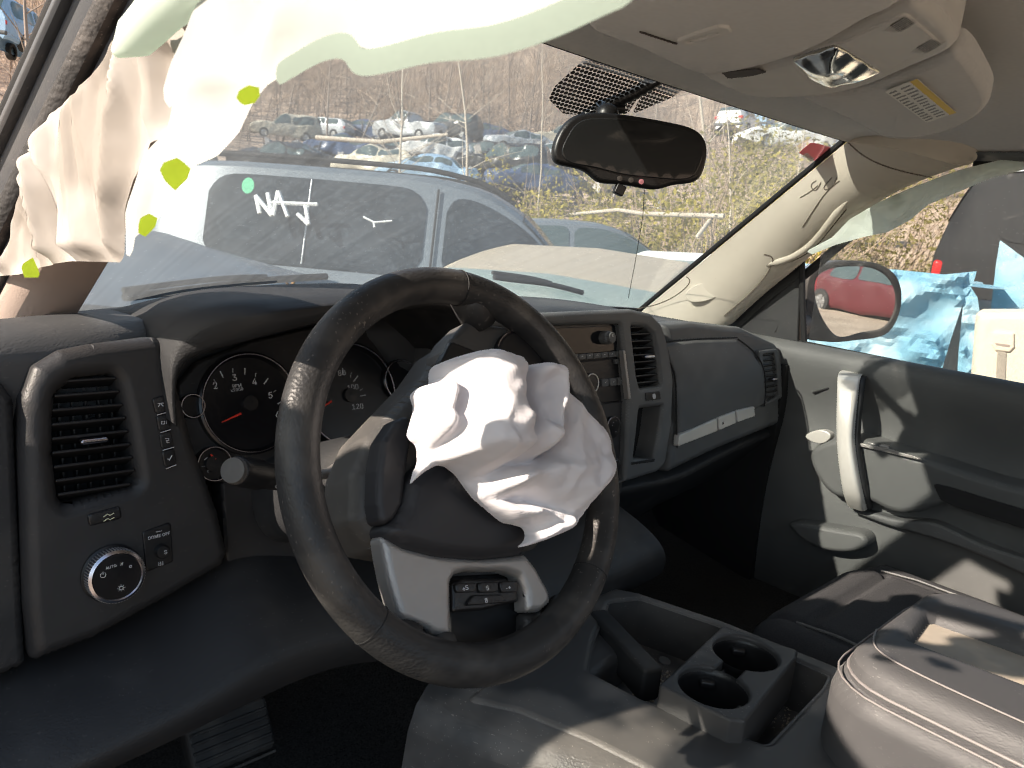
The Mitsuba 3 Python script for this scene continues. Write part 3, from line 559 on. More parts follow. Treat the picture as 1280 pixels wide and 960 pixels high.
def disc(fr, c, prof, n=48): return fr.mesh(mv(lathe(prof, n), (c[0], c[1], 0)))
add('base_ring', disc(Fd, c1, [(0.029, -0.01), (0.029, 0.003), (0.027, 0.005), (0.022, 0.005)]), 'black_plastic', hs)
add('chrome_ring', disc(Fd, c1, [(0.0262, 0.003), (0.0268, 0.004), (0.0262, 0.017), (0.0255, 0.0175), (0.0235, 0.019), (0.0225, 0.0175)]), 'chrome', hs)
add('knurl', cat([Fd.mesh(mv(mv(box3((0.0260, -0.0005, 0.005), (0.0271, 0.0005, 0.016)), (0, 0, 0), rot((0, 0, 1), a)), (c1[0], c1[1], 0))) for a in range(0, 360, 6)]), 'satin_silver', hs, False)
kf = add('knob_face', disc(Fd, c1, [(0.0225, 0.0172), (0.012, 0.0178), (0.0001, 0.018)]), 'gauge_black', hs)
add('knob_text', cat(text(Fd, 'AUTO', c1[0]-0.0055, c1[1]+0.0115, 0.0026, 0.0181, 4), text(Fd, ')(', c1[0]+0.0045, c1[1]+0.0120, 0.0026, 0.0181, -8), tube(Fd.p3([(c1[0]-0.013+0.0025*math.sin(a), c1[1]+0.005+0.0025*math.cos(a), 0.0183) for a in np.linspace(0.6, 5.7, 14)]), 0.0003, 5), tube(Fd.p3([(c1[0]-0.013, c1[1]+0.0055, 0.0183), (c1[0]-0.013, c1[1]+0.0085, 0.0183)]), 0.0003, 5),
    tube(Fd.p3([(c1[0]+0.0025+0.0018*math.sin(a), c1[1]-0.012+0.0018*math.cos(a), 0.0183) for a in np.linspace(0, 6.28, 14)]), 0.0003, 5), [tube(Fd.p3([(c1[0]+0.0025+r*math.sin(a), c1[1]-0.012+r*math.cos(a), 0.0183) for r in (0.0025, 0.0036)]), 0.00025, 5) for a in np.arange(0, 6.2, 0.785)], text(Fd, 'D', c1[0]+0.0125, c1[1]+0.0075, 0.0028, 0.0181, -20)), 'white_print', kf)
ls = thing('dome_lamp_switch', 'small square switch panel marked DOME OFF right of the headlight knob', 'switch')
po = smoothpoly(Fd.uv([(177, 665), (213, 652), (216, 702), (182, 715)]), 0.002)
lp = add('switch_plate', mv(Fd.mesh(puff(po, 0.0015, 0.012, 0.004)), Fd.ez*0.002), 'black_plastic', ls)
c2 = Fd.uv([(200, 688)])[0]
add('dimmer_knob', disc(Fd, c2, [(0.0072, 0.0), (0.0072, 0.008), (0.006, 0.010), (0.0001, 0.0103)], 24), 'black_plastic', ls)
c3 = Fd.uv([(198, 669)])[0]; c4 = Fd.uv([(200, 704)])[0]
add('switch_text', cat(text(Fd, 'DOME OFF', c3[0], c3[1], 0.0032, 0.0022, 3), tube(Fd.p3([(c3[0]-0.003, c3[1]+0.0045, 0.0024), (c3[0]+0.003, c3[1]+0.0045, 0.0024)]), 0.0004, 5), [tube(Fd.p3([(c4[0]+x, c4[1]-0.002, 0.0024), (c4[0]+x, c4[1]+0.002, 0.0024)]), 0.0004, 5) for x in (-0.002, 0.0, 0.002)], text(Fd, 'S', c2[0]+0.002, c2[1], 0.004, 0.0105)), 'dim_print', lp)

# ------------------------------------------------------------------ instrument cluster
clu = thing('instrument_cluster', 'black gauge cluster with white figures and red needles behind the steering wheel', 'instrument cluster')
Fg = tilt((-0.4, 0.335, 1.235), 18)
gp_ = smoothpoly(Fg.uv([(224, 480), (250, 450), (320, 424), (440, 396), (540, 392), (572, 412), (600, 470), (590, 560), (480, 600), (400, 612), (300, 612), (250, 592), (232, 540)]), 0.008)
add('cluster_plate', mv(Fg.mesh(puff(gp_, 0.004, 0.02, 0.012)), Fg.ez*-0.006), 'panel_plastic', clu)
def gauge(name, c, rpx, ticks, nums, needle, extra=()):
    o = Fg.uv([c])[0]; R = abs(Fg.uv([(c[0]+rpx, c[1])])[0][0]-o[0])
    g = add(name, disc(Fg, o, [(R*1.09, -0.006), (R*1.09, 0.004), (R*1.02, 0.006), (R*0.985, 0.001), (R*0.97, -0.0005), (0.0001, -0.0005)], 64), 'gauge_black', clu)
    add('ring', Fg.mesh(mv(tube([(R*1.035*math.cos(a), R*1.035*math.sin(a), 0.0062) for a in np.linspace(0, 2*math.pi, 64, endpoint=False)], 0.0009, 6, True), (o[0], o[1], 0))), 'chrome', g)
    tk = []
    for (xa, ya, xb, yb, th) in ticks:
        a, b = Fg.uv([(xa, ya), (xb, yb)]); tk.append(tube(Fg.p3([(a[0], a[1], 0.0002), (b[0], b[1], 0.0002)]), th, 4))
    for s, x, y, h, ang in nums:
        u = Fg.uv([(x, y)])[0]; tk.append(text(Fg, s, u[0], u[1], h, 0.0, ang))
    if tk: add('figures', cat(tk), 'dim_print', g)
    if needle:
        a, b = Fg.uv(needle); add('needle', tube(Fg.p3([(a[0], a[1], 0.003), (b[0], b[1], 0.003)]), [0.0014, 0.0008], 6), 'needle_red', g)
        add('needle_hub', disc(Fg, o, [(0.009, 0), (0.009, 0.004), (0.0001, 0.0045)], 24), 'black_plastic', g)
    return g
gauge('tachometer', (312, 504), 55, [(275, 464, 279, 472, .0007), (291, 460, 291, 466, .0004), (306, 460, 306, 468, .0007), (320, 466, 319, 471, .0004), (335, 473, 330, 480, .0009), (345, 488, 342, 490, .0004), (352, 502, 347, 505, .0008), (267, 474, 269, 477, .0004)],
      [('2', 269, 482, .0075, 6), ('3', 293, 472, .0075, 4), ('4', 318, 477, .0075, 0), ('5', 338, 494, .0075, 0), ('6', 347, 518, .0075, 0), ('RPM', 296, 482, .0038, 3), ('x1000', 296, 487, .0036, 3)], [(300, 517), (276, 528)])
gauge('speedometer', (437, 494), 52, [(428, 460, 429, 467, .0006), (439, 466, 438, 472, .0004), (447, 470, 442, 477, .0009), (453, 486, 450, 488, .0004), (457, 494, 450, 495, .0008)],
      [('80', 427, 466, .0070, 4), ('100', 441, 484, .0068, 2), ('120', 447, 508, .0068, 0)], [(413, 502), (398, 511)])
gauge('small_gauge', (239, 508), 14, [], [], None)
gauge('small_gauge', (266, 580), 20, [(255, 575, 259, 572, .0006), (262, 587, 266, 583, .0005), (252, 583, 256, 583, .0005)], [('F', 261, 588, .0045, 0)], [(268, 574), (262, 568)])
gauge('small_gauge', (500, 476), 20, [(509, 468, 507, 471, .0005), (512, 478, 509, 478, .0005)], [], None)

# ------------------------------------------------------------------ radio
rad = thing('radio', 'dusty black car radio with a dark display and two round knobs', 'car radio')
RW = -0.014
def rp_(px, w=RW, r=0.001): return smoothpoly(Fc.uv(px, w), r)
def rput(name, poly, m, parent, w=RW, r=0.001, d=0.01): return add(name, mv(Fc.mesh(puff(poly, r, d, 0.004)), Fc.ez*w), m, parent)
rput('faceplate', rp_([(580, 410), (777, 404), (781, 440), (787, 500), (660, 514), (580, 516)]), 'black_plastic', rad, RW-0.002, 0.001, 0.03)
dsp = rput('display', rp_([(672, 411), (776, 407), (769, 439), (668, 446)]), 'screen_glass', rad, RW+0.001, 0.0006)
for i in range(8):
    a, b = 703+9.3*i, 711.3+9.3*i
    t = rput('preset_button', rp_([(a, 444.5-0.10*(a-703)/1.3+0.0), (b, 443.8-0.10*(b-703)/1.3), (b+0.7, 450.5-0.10*(b-703)/1.3), (a+0.7, 451.2-0.10*(a-703)/1.3)], RW, 0.0004), 'grey_plastic', rad, RW+0.004, 0.0006)
    u = Fc.uv([((a+b)/2, 447-0.10*((a+b)/2-703)/1.3)], RW)[0]
    add('button_mark', tube(Fc.p3([(u[0]-0.002, u[1], RW+0.0043), (u[0]+0.002, u[1], RW+0.0043)]), 0.0004, 4), 'white_print', t)
rput('disc_slot', rp_([(690, 454), (766, 447), (767, 449), (691, 457)], RW, 0.0003), 'matte_black', rad, RW+0.0005, 0.0003)
rput('eject_button', rp_([(767, 449), (777.5, 448), (778, 454), (768, 455)], RW, 0.0005), 'grey_plastic', rad, RW+0.003, 0.0006)
for i in range(3):
    a = 750+10.0*i; t = rput('preset_button', rp_([(a, 474-1.0*i), (a+8.4, 473.2-1.0*i), (a+9, 482.5-1.0*i), (a+0.6, 483.6-1.0*i)], RW, 0.0008), 'grey_plastic', rad, RW+0.004, 0.0008)
    u = Fc.uv([(a+4.5, 478-1.0*i)], RW)[0]; add('button_mark', text(Fc, '<>^'[i], u[0], u[1], 0.003, RW+0.0042), 'white_print', t)
def knob(fr, c, w, prof, m, parent, name='knob'):
    o = fr.uv([c], w)[0]; return add(name, fr.mesh(mv(lathe(prof, 36), (o[0], o[1], w))), m, parent), o
k1, _ = knob(Fc, (740, 479), RW+0.012, [(0.0165, -0.012), (0.0165, 0.0), (0.0150, 0.0012), (0.0142, 0.0004), (0.0001, 0.0008)], 'black_plastic', rad)
o = Fc.uv([(740, 479)], RW+0.012)[0]
add('knob_ring', Fc.mesh(mv(tube([(0.0155*math.cos(a), 0.0155*math.sin(a), 0.001) for a in np.linspace(0, 2*math.pi, 40, endpoint=False)], 0.0011, 6, True), (o[0], o[1], RW+0.012))), 'handle_silver', k1)
for c in ((766, 422), (684, 414)):
    k1, o = knob(Fc, c, RW+0.022, [(0.0115, -0.022), (0.0115, -0.008), (0.0095, -0.006), (0.0095, -0.001), (0.0085, 0.0), (0.0001, 0.0003)], 'grey_plastic', rad)
    add('knob_mark', Fc.mesh(mv(box3((-0.0005, 0.001, 0), (0.0005, 0.006, 0.0006)), (o[0], o[1], RW+0.022))), 'white_print', k1)
hv = thing('climate_control', 'black climate control panel with round dials under the radio', 'climate control')
rput('climate_plate', rp_([(600, 514), (787, 501), (783, 598), (640, 640), (600, 640)]), 'panel_plastic', hv, RW-0.001, 0.001, 0.03)
for c, R in (((767, 534), 0.0185), ((768, 584), 0.0165)):
    k1, o = knob(Fc, c, RW+0.006, [(R, -0.006), (R, 0.0), (R*0.9, 0.001), (0.0001, 0.0012)], 'gauge_black', hv, 'dial')
    add('dial_ring', Fc.mesh(mv(tube([(R*0.97*math.cos(a), R*0.97*math.sin(a), 0.001) for a in np.linspace(0.3, 2.9, 24)], 0.0007, 6), (o[0], o[1], RW+0.006))), 'chrome', k1)
    add('dial_marks', cat([tube(Fc.p3([(o[0]+x, o[1]+y, RW+0.0076), (o[0]+x+0.002, o[1]+y+0.001, RW+0.0076)]), 0.0004, 4) for x, y in ((0.004, 0.011), (-0.006, 0.003), (0.003, -0.009), (-0.003, 0.008))]), 'dim_print', k1)
rput('climate_seam', rp_([(715, 508.5), (786, 500.5), (786, 501.7), (715, 509.7)], RW, 0), 'matte_black', hv, RW+0.0003, 0.0002, 0.001)

# ------------------------------------------------------------------ glove box
gb = thing('glove_box', 'closed glove box lid with three satin silver strips along its lower edge', 'glove box')
lid = smoothpoly(Fd.uv([(828, 430), (870, 425), (920, 424), (936, 436), (950, 455), (955, 482), (954, 506), (944, 512), (900, 532), (847, 559), (846, 520), (842, 470)]), 0.006)
add('lid', mv(Fd.mesh(puff(lid, 0.006, 0.02, 0.006, inner=0.02, dome=lambda P, d: 0.010*(1-np.exp(-d/0.03)))), Fd.ez*0.002), 'grey_plastic', gb)
for px in ([(849, 544), (896, 523), (897, 539), (848, 558)], [(898, 522), (919, 514), (920, 529), (899, 538)], [(921, 513), (943, 508), (944, 520), (922, 528)]):
    add('latch_strip', mv(Fd.mesh(puff(smoothpoly(Fd.uv(px, 0.012), 0.001), 0.002, 0.012, 0.004)), Fd.ez*0.0125), 'handle_silver', gb)
for nm, pxs in (('lid_seam', [(826, 428), (860, 424.5), (921, 422)]), ('lid_seam', [(831, 445), (841, 462), (845, 500), (846, 560)]), ('lid_seam', [(922, 424), (938, 436), (952, 455), (957, 484), (955, 508)])):
    add(nm, tube(Fd.p3(np.array([(*Fd.uv([p], 0.004)[0], 0.0045) for p in spl(pxs, 24, False)])), 0.0016, 6), 'matte_black', gb)
lu = Fd.uv([(904, 529)], 0.013)[0]
add('lock_hole', disc(Fd, lu, [(0.003, 0.0128), (0.002, 0.0132), (0.0001, 0.0128)], 16), 'black_plastic', gb)

# ------------------------------------------------------------------ steering column and stalk
Fw = tilt((-0.4, 0.0, 1.25), 26.78)
col = thing('steering_column', 'grey steering column shroud behind the wheel with an indicator stalk on its left', 'steering column')
def colsec(w, rx, ry, dy): 
    a = np.linspace(0, 2*math.pi, 40, endpoint=False); c, s = np.cos(a), np.sin(a)
    return Fw.p3(np.stack([rx*np.sign(c)*np.abs(c)**0.7, dy+ry*np.sign(s)*np.abs(s)**0.7, np.full(40, w)], 1))
add('shroud', grid(lerpgrid([colsec(-0.05, 0.050, 0.045, 0.0), colsec(-0.075, 0.060, 0.050, 0.004), colsec(-0.13, 0.066, 0.052, 0.008), colsec(-0.20, 0.070, 0.054, 0.014), colsec(-0.33, 0.07, 0.056, 0.02)], 20, 1), closed_u=True, flip=True), 'dark_plastic', col)
s0, s1 = on(291, 588, 1, 0.115), on(352, 598, 1, 0.165)
ax = unit(s1-s0)
add('indicator_stalk', tube([s0, s0+ax*0.004, s0+ax*0.006, s0+ax*0.012, s0+ax*0.045, s0+ax*0.050, s0+ax*0.075, s1+ax*0.09], [0.0001, 0.0120, 0.0132, 0.0135, 0.0145, 0.0125, 0.0125, 0.011], 24, cap=False), 'black_plastic', col, 50, label='black indicator stalk with a grey round end')
stf2 = Frame(s0+ax*0.055, ax, (0, 0, 1))
add('stalk_end', tube([s0-ax*0.0012, s0-ax*0.0008, s0+ax*0.0035], [0.0001, 0.0112, 0.0122], 24, cap=False), 'housing_plastic', col+'__indicator_stalk', 50)
add('stalk_symbols', cat([text(stf2, s, x, y, 0.005, 0.0132, 0) for s, x, y in (('0', 0.006, 0.007), ('=', 0.006, 0.0), ('8', 0.006, -0.007))]), 'dim_print', col+'__indicator_stalk')
t0 = on(398, 594, 1, 0.10); add('tilt_lever', tube([t0+A(0.05, 0.03, 0), t0+A(0.01, 0, 0), t0], [0.005, 0.005, 0.0045], 10), 'satin_silver', col)

# ------------------------------------------------------------------ steering wheel with the burst airbag
whl = thing('steering_wheel', 'worn black leather steering wheel turned on its side with a burst white airbag hanging out', 'steering wheel')
th = np.linspace(0, 2*math.pi, 160, endpoint=False)
rimr = 0.0172+0.0016*np.exp(-((np.mod(th+math.pi/2+math.pi, 2*math.pi)-math.pi)/0.7)**2)
add('rim', tube(Fw.p3(np.stack([0.1752*np.cos(th), 0.1752*np.sin(th), 0*th], 1)), rimr, 28, True), 'wheel_leather', whl, True, label='worn black leather rim with dusty scuffs')
for x, y in ((455, 795), (572, 352), (742, 720), (400, 440)):
    u = Fw.uv([(x, y)])[0]; a0 = math.atan2(u[1], u[0]); er = A(math.cos(a0), math.sin(a0), 0); b = np.linspace(0, 2*math.pi, 28, endpoint=False)
    if y == 440: continue
    add('rim_seam', tube(Fw.p3(np.stack([(0.1752+0.0176*np.cos(b))*er[0], (0.1752+0.0176*np.cos(b))*er[1], 0.0176*np.sin(b)], 1)), 0.0007, 5, True), 'matte_black', whl)
def wp(px, w, r=0.003, sc=None):
    if sc: px = [(sc[0]+x/sc[2], sc[1]+y/sc[2]) for x, y in px]
    return smoothpoly(Fw.uv(px, w), r)
def wput(name, poly, m, w, r=0.004, d=0.02, step=0.005, inner=None, dome=None, label=None, parent=None):
    return add(name, mv(Fw.mesh(puff(poly, r, d, step, dome, inner)), Fw.ez*w), m, parent or whl, 45, label=label)
S8 = 8/3; z6 = (340, 330, S8); z7 = (340, 600, S8)
wput('hub_housing', wp([(275, 860), (280, 700), (330, 575), (450, 445), (520, 370), (585, 275), (640, 240), (780, 240), (860, 330), (960, 470), (1000, 620), (980, 800), (900, 950), (700, 985), (500, 985), (360, 960)], -0.022, 0.01, z6), 'housing_plastic', -0.022, 0.016, 0.055, 0.008, 0.03)
wput('torn_flap', wp([(352, 690), (368, 590), (415, 520), (458, 500), (470, 545), (462, 610), (448, 700), (436, 800), (410, 850), (362, 880), (350, 800)], 0.0, 0.006, z6), 'hub_plastic', 0.002, 0.006, 0.022, 0.004, 0.012, label='torn left flap of the airbag cover')
wput('airbag_cover', wp([(440, 800), (462, 720), (545, 640), (760, 640), (900, 760), (920, 870), (880, 920), (840, 970), (700, 985), (560, 975), (450, 948), (385, 905), (368, 885), (415, 850)], 0.006, 0.008, z6), 'hub_plastic', 0.006, 0.012, 0.03, 0.005, 0.012, dome=lambda P, d: 0.010*(1-np.exp(-d/0.03)), label='lower half of the split black airbag cover')
wput('spoke_bezel', wp([(362, 178), (372, 250), (390, 340), (425, 465), (520, 500), (530, 515), (600, 525), (597, 340), (612, 315), (650, 303), (780, 303), (825, 320), (848, 380), (850, 440), (895, 440), (930, 410), (925, 370), (880, 290), (845, 246), (700, 262), (560, 250), (450, 222)], -0.004, 0.003, z7), 'satin_silver', -0.002, 0.007, 0.02, 0.004, 0.012, label='satin silver spoke bezel with two legs')
sp = [(Fw.at(510, 785, -0.012), Fw.at(503, 815, -0.006)), (Fw.at(553, 795, -0.012), Fw.at(557, 835, -0.004)), (Fw.at(685, 758, -0.014), Fw.at(712, 780, -0.006)), (Fw.at(600, 405, -0.02), Fw.at(585, 365, -0.006)), (Fw.at(660, 430, -0.03), Fw.at(690, 425, -0.01))]
for (a, b), r in zip(sp, (0.016, 0.013, 0.016, 0.02, 0.017)):
    add('spoke', tube(Fw.p3([a, (a+b)/2, b]), [r*0.85, r, r*1.1], 16), 'wheel_leather', whl, True)
add('lower_web', Fw.mesh(mv(puff(wp([(430, 480), (530, 520), (600, 540), (640, 580), (760, 575), (850, 520), (850, 445), (930, 440), (960, 520), (860, 620), (640, 660), (480, 610)], -0.010, 0.006, z7), 0.008, 0.016, 0.006), (0, 0, -0.010))), 'wheel_leather', whl)
wput('upper_spoke', wp([(575, 290), (600, 245), (655, 190), (790, 208), (802, 240), (740, 300), (720, 330), (570, 330)], -0.012, 0.003, z6), 'housing_plastic', -0.012, 0.006, 0.03, 0.005)
wput('spoke_window', wp([(570, 330), (610, 250), (735, 300), (720, 345), (600, 350)], -0.004, 0.002, z6), 'black_plastic', -0.010, 0.002, 0.01, 0.005)
u = Fw.uv([(340+820/S8, 330+325/S8)], -0.01)[0]; rc = 0.032
sw2 = add('switch_pod', Fw.mesh(mv(lathe([(rc, -0.03), (rc, -0.008), (rc*0.9, -0.004), (0.0001, -0.004)], 40), (u[0], u[1], 0))), 'black_plastic', whl)
add('pod_ring', Fw.mesh(mv(tube([(rc*0.98*math.cos(a), rc*0.98*math.sin(a), -0.006) for a in np.linspace(0.5, 2.6, 24)], 0.0010, 6), (u[0], u[1], 0))), 'chrome', sw2)
u = Fw.uv([(675, 459)], 0.0)[0]; add('pod_mark', Fw.mesh(mv(rbox(0.005, 0.008, 0.002, 0.0006), (u[0], u[1], -0.002))), 'dim_print', sw2)
pn = wput('switch_panel', wp([(600, 345), (640, 328), (782, 328), (815, 345), (826, 405), (700, 435), (602, 442)], -0.010, 0.003, z7), 'black_plastic', -0.010, 0.003, 0.01, 0.004)
wput('panel_back', wp([(598, 320), (800, 310), (850, 430), (850, 540), (760, 590), (640, 590), (598, 530)], -0.03, 0.004, z7), 'matte_black', -0.032, 0.002, 0.01, 0.006)
for i, (x0, x1, s) in enumerate(((608, 680, '+S'), (684, 752, 'S'), (757, 818, '-+'))):
    b = wput('switch_button', wp([(x0, 345-i*3), (x1, 342-i*3), (x1, 374), (x0+3, 376)], -0.008, 0.0012, z7), 'black_plastic', -0.0065, 0.0012, 0.004, 0.004)
    u = Fw.uv([(340+(x0+x1)/2/S8, 600+360/S8)], -0.006)[0]; add('button_symbol', text(Fw, s, u[0], u[1], 0.0040, -0.0062), 'dim_print', b)
b = wput('switch_button', wp([(670, 384), (760, 382), (785, 408), (640, 420)], -0.008, 0.0012, z7), 'black_plastic', -0.0065, 0.0012, 0.004, 0.004)
u = Fw.uv([(340+714/S8, 600+401/S8)], -0.006)[0]; add('button_symbol', text(Fw, '8', u[0], u[1], 0.0042, -0.0062), 'dim_print', b)
# the bag: one crumpled sheet over several lobes
Z = lambda px: [(340+x/S8, 330+y/S8) for x, y in px]
BW = 0.03
bagw = lambda px: np.array([Fw.uv([p], BW+0.036*np.clip((p[0]-540)/200, -0.1, 1))[0] for p in px])
bag = smoothpoly(bagw(Z(spl([(528, 345), (640, 326), (745, 345), (860, 368), (935, 432), (1040, 520), (1092, 590), (1113, 680), (1105, 790), (1055, 862), (985, 912), (882, 937), (925, 885), (890, 868), (830, 858), (760, 815), (700, 770), (650, 715), (545, 680), (455, 745), (470, 690), (480, 610), (448, 572), (468, 480), (458, 440), (480, 408), (525, 398)], 160))), 0.0015)
lob = []
for px, h, tau, base in (([(452, 570), (462, 440), (485, 405), (530, 400), (548, 470), (540, 600), (520, 625), (485, 610)], 0.030, 0.016, 0.018),
        ([(525, 345), (640, 326), (735, 350), (725, 420), (735, 520), (770, 600), (755, 660), (650, 698), (560, 690), (530, 600), (540, 470)], 0.050, 0.026, 0.030),
        ([(720, 380), (770, 355), (840, 372), (862, 480), (850, 600), (825, 660), (790, 680), (745, 620), (725, 500)], 0.036, 0.016, 0.046),
        ([(745, 430), (795, 420), (812, 500), (800, 600), (770, 570), (745, 500)], -0.022, 0.008, 0.0),
        ([(855, 368), (935, 432), (1040, 520), (1095, 590), (1113, 680), (1100, 760), (1000, 830), (900, 800), (830, 770), (740, 770), (735, 720), (820, 660), (865, 560)], 0.040, 0.03, 0.022),
        ([(735, 700), (790, 680), (830, 700), (820, 760), (770, 770), (740, 750)], 0.020, 0.010, 0.036),
        ([(660, 720), (760, 780), (900, 800), (1050, 790), (1108, 740), (1108, 790), (1055, 862), (985, 912), (882, 937), (925, 885), (830, 858), (740, 800)], 0.022, 0.012, 0.012),
        ([(452, 740), (480, 620), (545, 680), (500, 710)], 0.006, 0.01, 0.0),
        ([(870, 380), (930, 440), (1030, 530), (1090, 620), (1050, 590), (960, 520), (890, 450)], 0.020, 0.008, 0.020)):
    lob.append((smoothpoly(bagw(Z(spl(px, 60))), 0.002), h, tau, base))
def bagdome(P, d):
    q = np.column_stack([P, P[:, 0]*0]); w1 = meshkit.fbm(q*45, 3, 1)-0.5; w2 = meshkit.fbm(q*45, 3, 9)-0.5
    Pw = P+0.010*np.stack([w1, w2], 1); sp_ = shapely.points(Pw); H = 0.012*(1-np.exp(-d/0.006))-0.004
    for g, h, tau, base in lob:
        dd = np.where(shapely.contains_xy(g, Pw[:, 0], Pw[:, 1]), shapely.distance(g.boundary, sp_), 0)
        f = np.clip(dd/tau, 0, 1); f = np.sqrt(1-(1-f)**2)
        if h < 0: H = H+h*f
        else: H = np.where(dd > 0, np.maximum(H, base*np.clip(dd/0.007, 0, 1)**0.7+h*f), H)
    H = H*np.clip(d/0.004, 0, 1)**0.6
    rd = 1-np.abs(2*meshkit.fbm(np.stack([P[:, 0]*38+w1*3, P[:, 1]*24-P[:, 0]*20+w2*3, P[:, 0]*0], -1), 3, 4)-1)
    rd2 = 1-np.abs(2*meshkit.noise(np.stack([P[:, 0]*70-P[:, 1]*50, P[:, 1]*50, P[:, 0]*0+5], -1), 8)-1)
    return H+(0.0065*(rd**3-0.3)+0.004*(rd2**5))*np.clip(d/0.012, 0, 1)
bm = puff(bag, 0.0, 0.010, 0.0026, bagdome, 0.0024)
trimesh.smoothing.filter_laplacian(bm, lamb=0.5, iterations=7, volume_constraint=False)
_q = np.array(bm.vertices); _sp = shapely.points(_q[:, :2]+0.006*np.stack([meshkit.fbm(np.column_stack([_q[:, :2]*60, _q[:, 0]*0]), 3, 12)-0.5, meshkit.fbm(np.column_stack([_q[:, :2]*60, _q[:, 0]*0]), 3, 13)-0.5], 1))
_up = np.clip((_q[:, 2]-0.0)/0.012, 0, 1); _dz = 0
for sg, wd, pxs in ((-.0075, .0042, [(530, 400), (545, 480), (540, 600), (525, 640)]), (-.008, .005, [(720, 380), (712, 470), (735, 560), (765, 620)]), (-.007, .0045, [(830, 380), (862, 480), (850, 600), (825, 660), (735, 700)]), (-.007, .0045, [(740, 780), (830, 760), (950, 790), (1060, 770)]),
        (-.005, .004, [(690, 740), (760, 770), (840, 830), (960, 850)]), (-.005, .006, [(870, 540), (905, 640), (890, 740)]), (-.005, .005, [(960, 560), (1010, 640), (1020, 740)]), (.005, .005, [(865, 400), (935, 480), (945, 540), (900, 570)]), (.005, .004, [(985, 540), (1000, 580), (1040, 625)]), (.004, .005, [(580, 430), (640, 405), (715, 412)]),
        (.005, .006, [(560, 640), (650, 660), (740, 640)]), (.006, .006, [(765, 400), (800, 480), (790, 590)]), (.006, .007, [(1090, 600), (1065, 700), (1000, 790)]), (.004, .004, [(560, 520), (620, 560), (700, 560)]), (-.004, .004, [(570, 560), (640, 600), (730, 600)]), (-.004, .004, [(590, 470), (650, 500), (700, 480)]), (.004, .004, [(880, 690), (960, 700), (1060, 660)]), (-.004, .004, [(470, 500), (500, 520), (540, 510)]), (.004, .004, [(700, 730), (760, 750), (800, 800), (880, 830)])):
    g = LineString(bagw(Z(spl(pxs, 24, False)))); _dz = _dz+0.65*sg*np.exp(-(shapely.distance(g, _sp)/(1.35*wd))**2)
_c = 1-np.abs(2*meshkit.noise(np.column_stack([_q[:, 0]*40+_q[:, 1]*18, _q[:, 1]*26-_q[:, 0]*20, _q[:, 0]*0+2]), 6)-1)
_q[:, 2] += (_dz+0.003*_c**4)*_up; bm.vertices = _q
add('airbag', mv(Fw.mesh(bm), Fw.ez*BW), 'airbag_cloth', whl, True, label='crumpled burst white driver airbag')

# ------------------------------------------------------------------ rear view mirror
rvm = thing('rear_view_mirror', 'black rear view mirror hanging from the windshield on a ribbed stem', 'rear view mirror')
mc = CAM+ray(787, 188)*1.02
md = Frame(mc, unit(np.cross((0, 0, 1), unit(CAM-mc)*A(1, 1, 0)+A(0.25, -0.22, 0))), (0.02, 0.03, 1))
z2 = lambda pts: [(400+x/S8, x2/S8) for x, x2 in pts]
hpx = z2(spl([(778, 515), (785, 470), (815, 415), (850, 385), (900, 374), (1000, 378), (1180, 408), (1265, 438), (1292, 480), (1290, 540), (1262, 600), (1215, 612), (1175, 618), (1130, 630), (1060, 622), (985, 612), (930, 604), (890, 572), (820, 552), (786, 538)], 90))
gpx = z2(spl([(806, 512), (820, 465), (850, 418), (885, 398), (960, 394), (1090, 405), (1200, 430), (1262, 455), (1277, 492), (1266, 550), (1240, 590), (1170, 598), (1100, 592), (1000, 580), (900, 556), (830, 540)], 90))
hp = smoothpoly(md.uv(hpx), 0.004)
add('mirror_housing', md.mesh(puff(hp, 0.006, 0.012, 0.004, inner=0.02)), 'black_plastic', rvm)
bk = [md.p3(np.column_stack([np.array(hp.centroid.coords[0])+(sample(hp.exterior, hp.exterior.length/80)[:80]-np.array(hp.centroid.coords[0]))*s, np.full(80, w)])) for s, w in ((1.0, -0.011), (0.97, -0.02), (0.85, -0.032), (0.5, -0.042), (0.02, -0.045))]
add('mirror_back', grid(np.array(bk), closed_u=True), 'dark_plastic', rvm, True)
add('mirror_glass', md.mesh(mv(puff(smoothpoly(md.uv(gpx, 0.001), 0.003), 0.0015, 0.003, 0.004, inner=0.02), (0, 0, 0.0022))), 'dim_mirror', rvm, label='dark dimmed mirror glass')
for i, (x, y) in enumerate(((775, 223), (789, 225), (802, 227))):
    u = md.at(x, y, 0.002); k = add('mirror_button', md.mesh(mv(lathe([(0.0035, 0), (0.0035, 0.0012), (0.0001, 0.0016)], 20), (u[0], u[1], 0.0005))), 'grille_dark' if i < 2 else 'bag_red', rvm)
ch = md.at(776, 237, 0.0); add('sensor_chip', md.mesh(mv(rbox(0.014, 0.014, 0.012, 0.002), (ch[0], ch[1], -0.006), rot((0, 0, 1), -20))), 'black_plastic', rvm)
stem0 = hit(790, 100)+WN*0.012; j = md.p3(np.array([md.at(768, 140)[0]+0.0, md.at(768, 140)[1], -0.03]))
rib0, rib1 = hit(748, 128)+WN*0.010, hit(826, 82)+WN*0.016
n_ = 20; 
add('stem', tube(spl([rib0, (rib0+rib1)/2+WN*0.004, rib1], n_, False), np.where(np.arange(n_) % 2 == 0, 0.0105, 0.0085), 14), 'black_plastic', rvm, 40, label='ribbed black wire cover above the mirror')
add('ball_joint', cat(ball(j, 0.016), tube([j, (j+rib0)/2+WN*0.006, rib0], [0.011, 0.009, 0.012], 12), tube([hit(720, 140)+WN*0.012, hit(748, 128)+WN*0.012, hit(775, 124)+WN*0.016], [0.006, 0.012, 0.008], 10)), 'black_plastic', rvm, True)

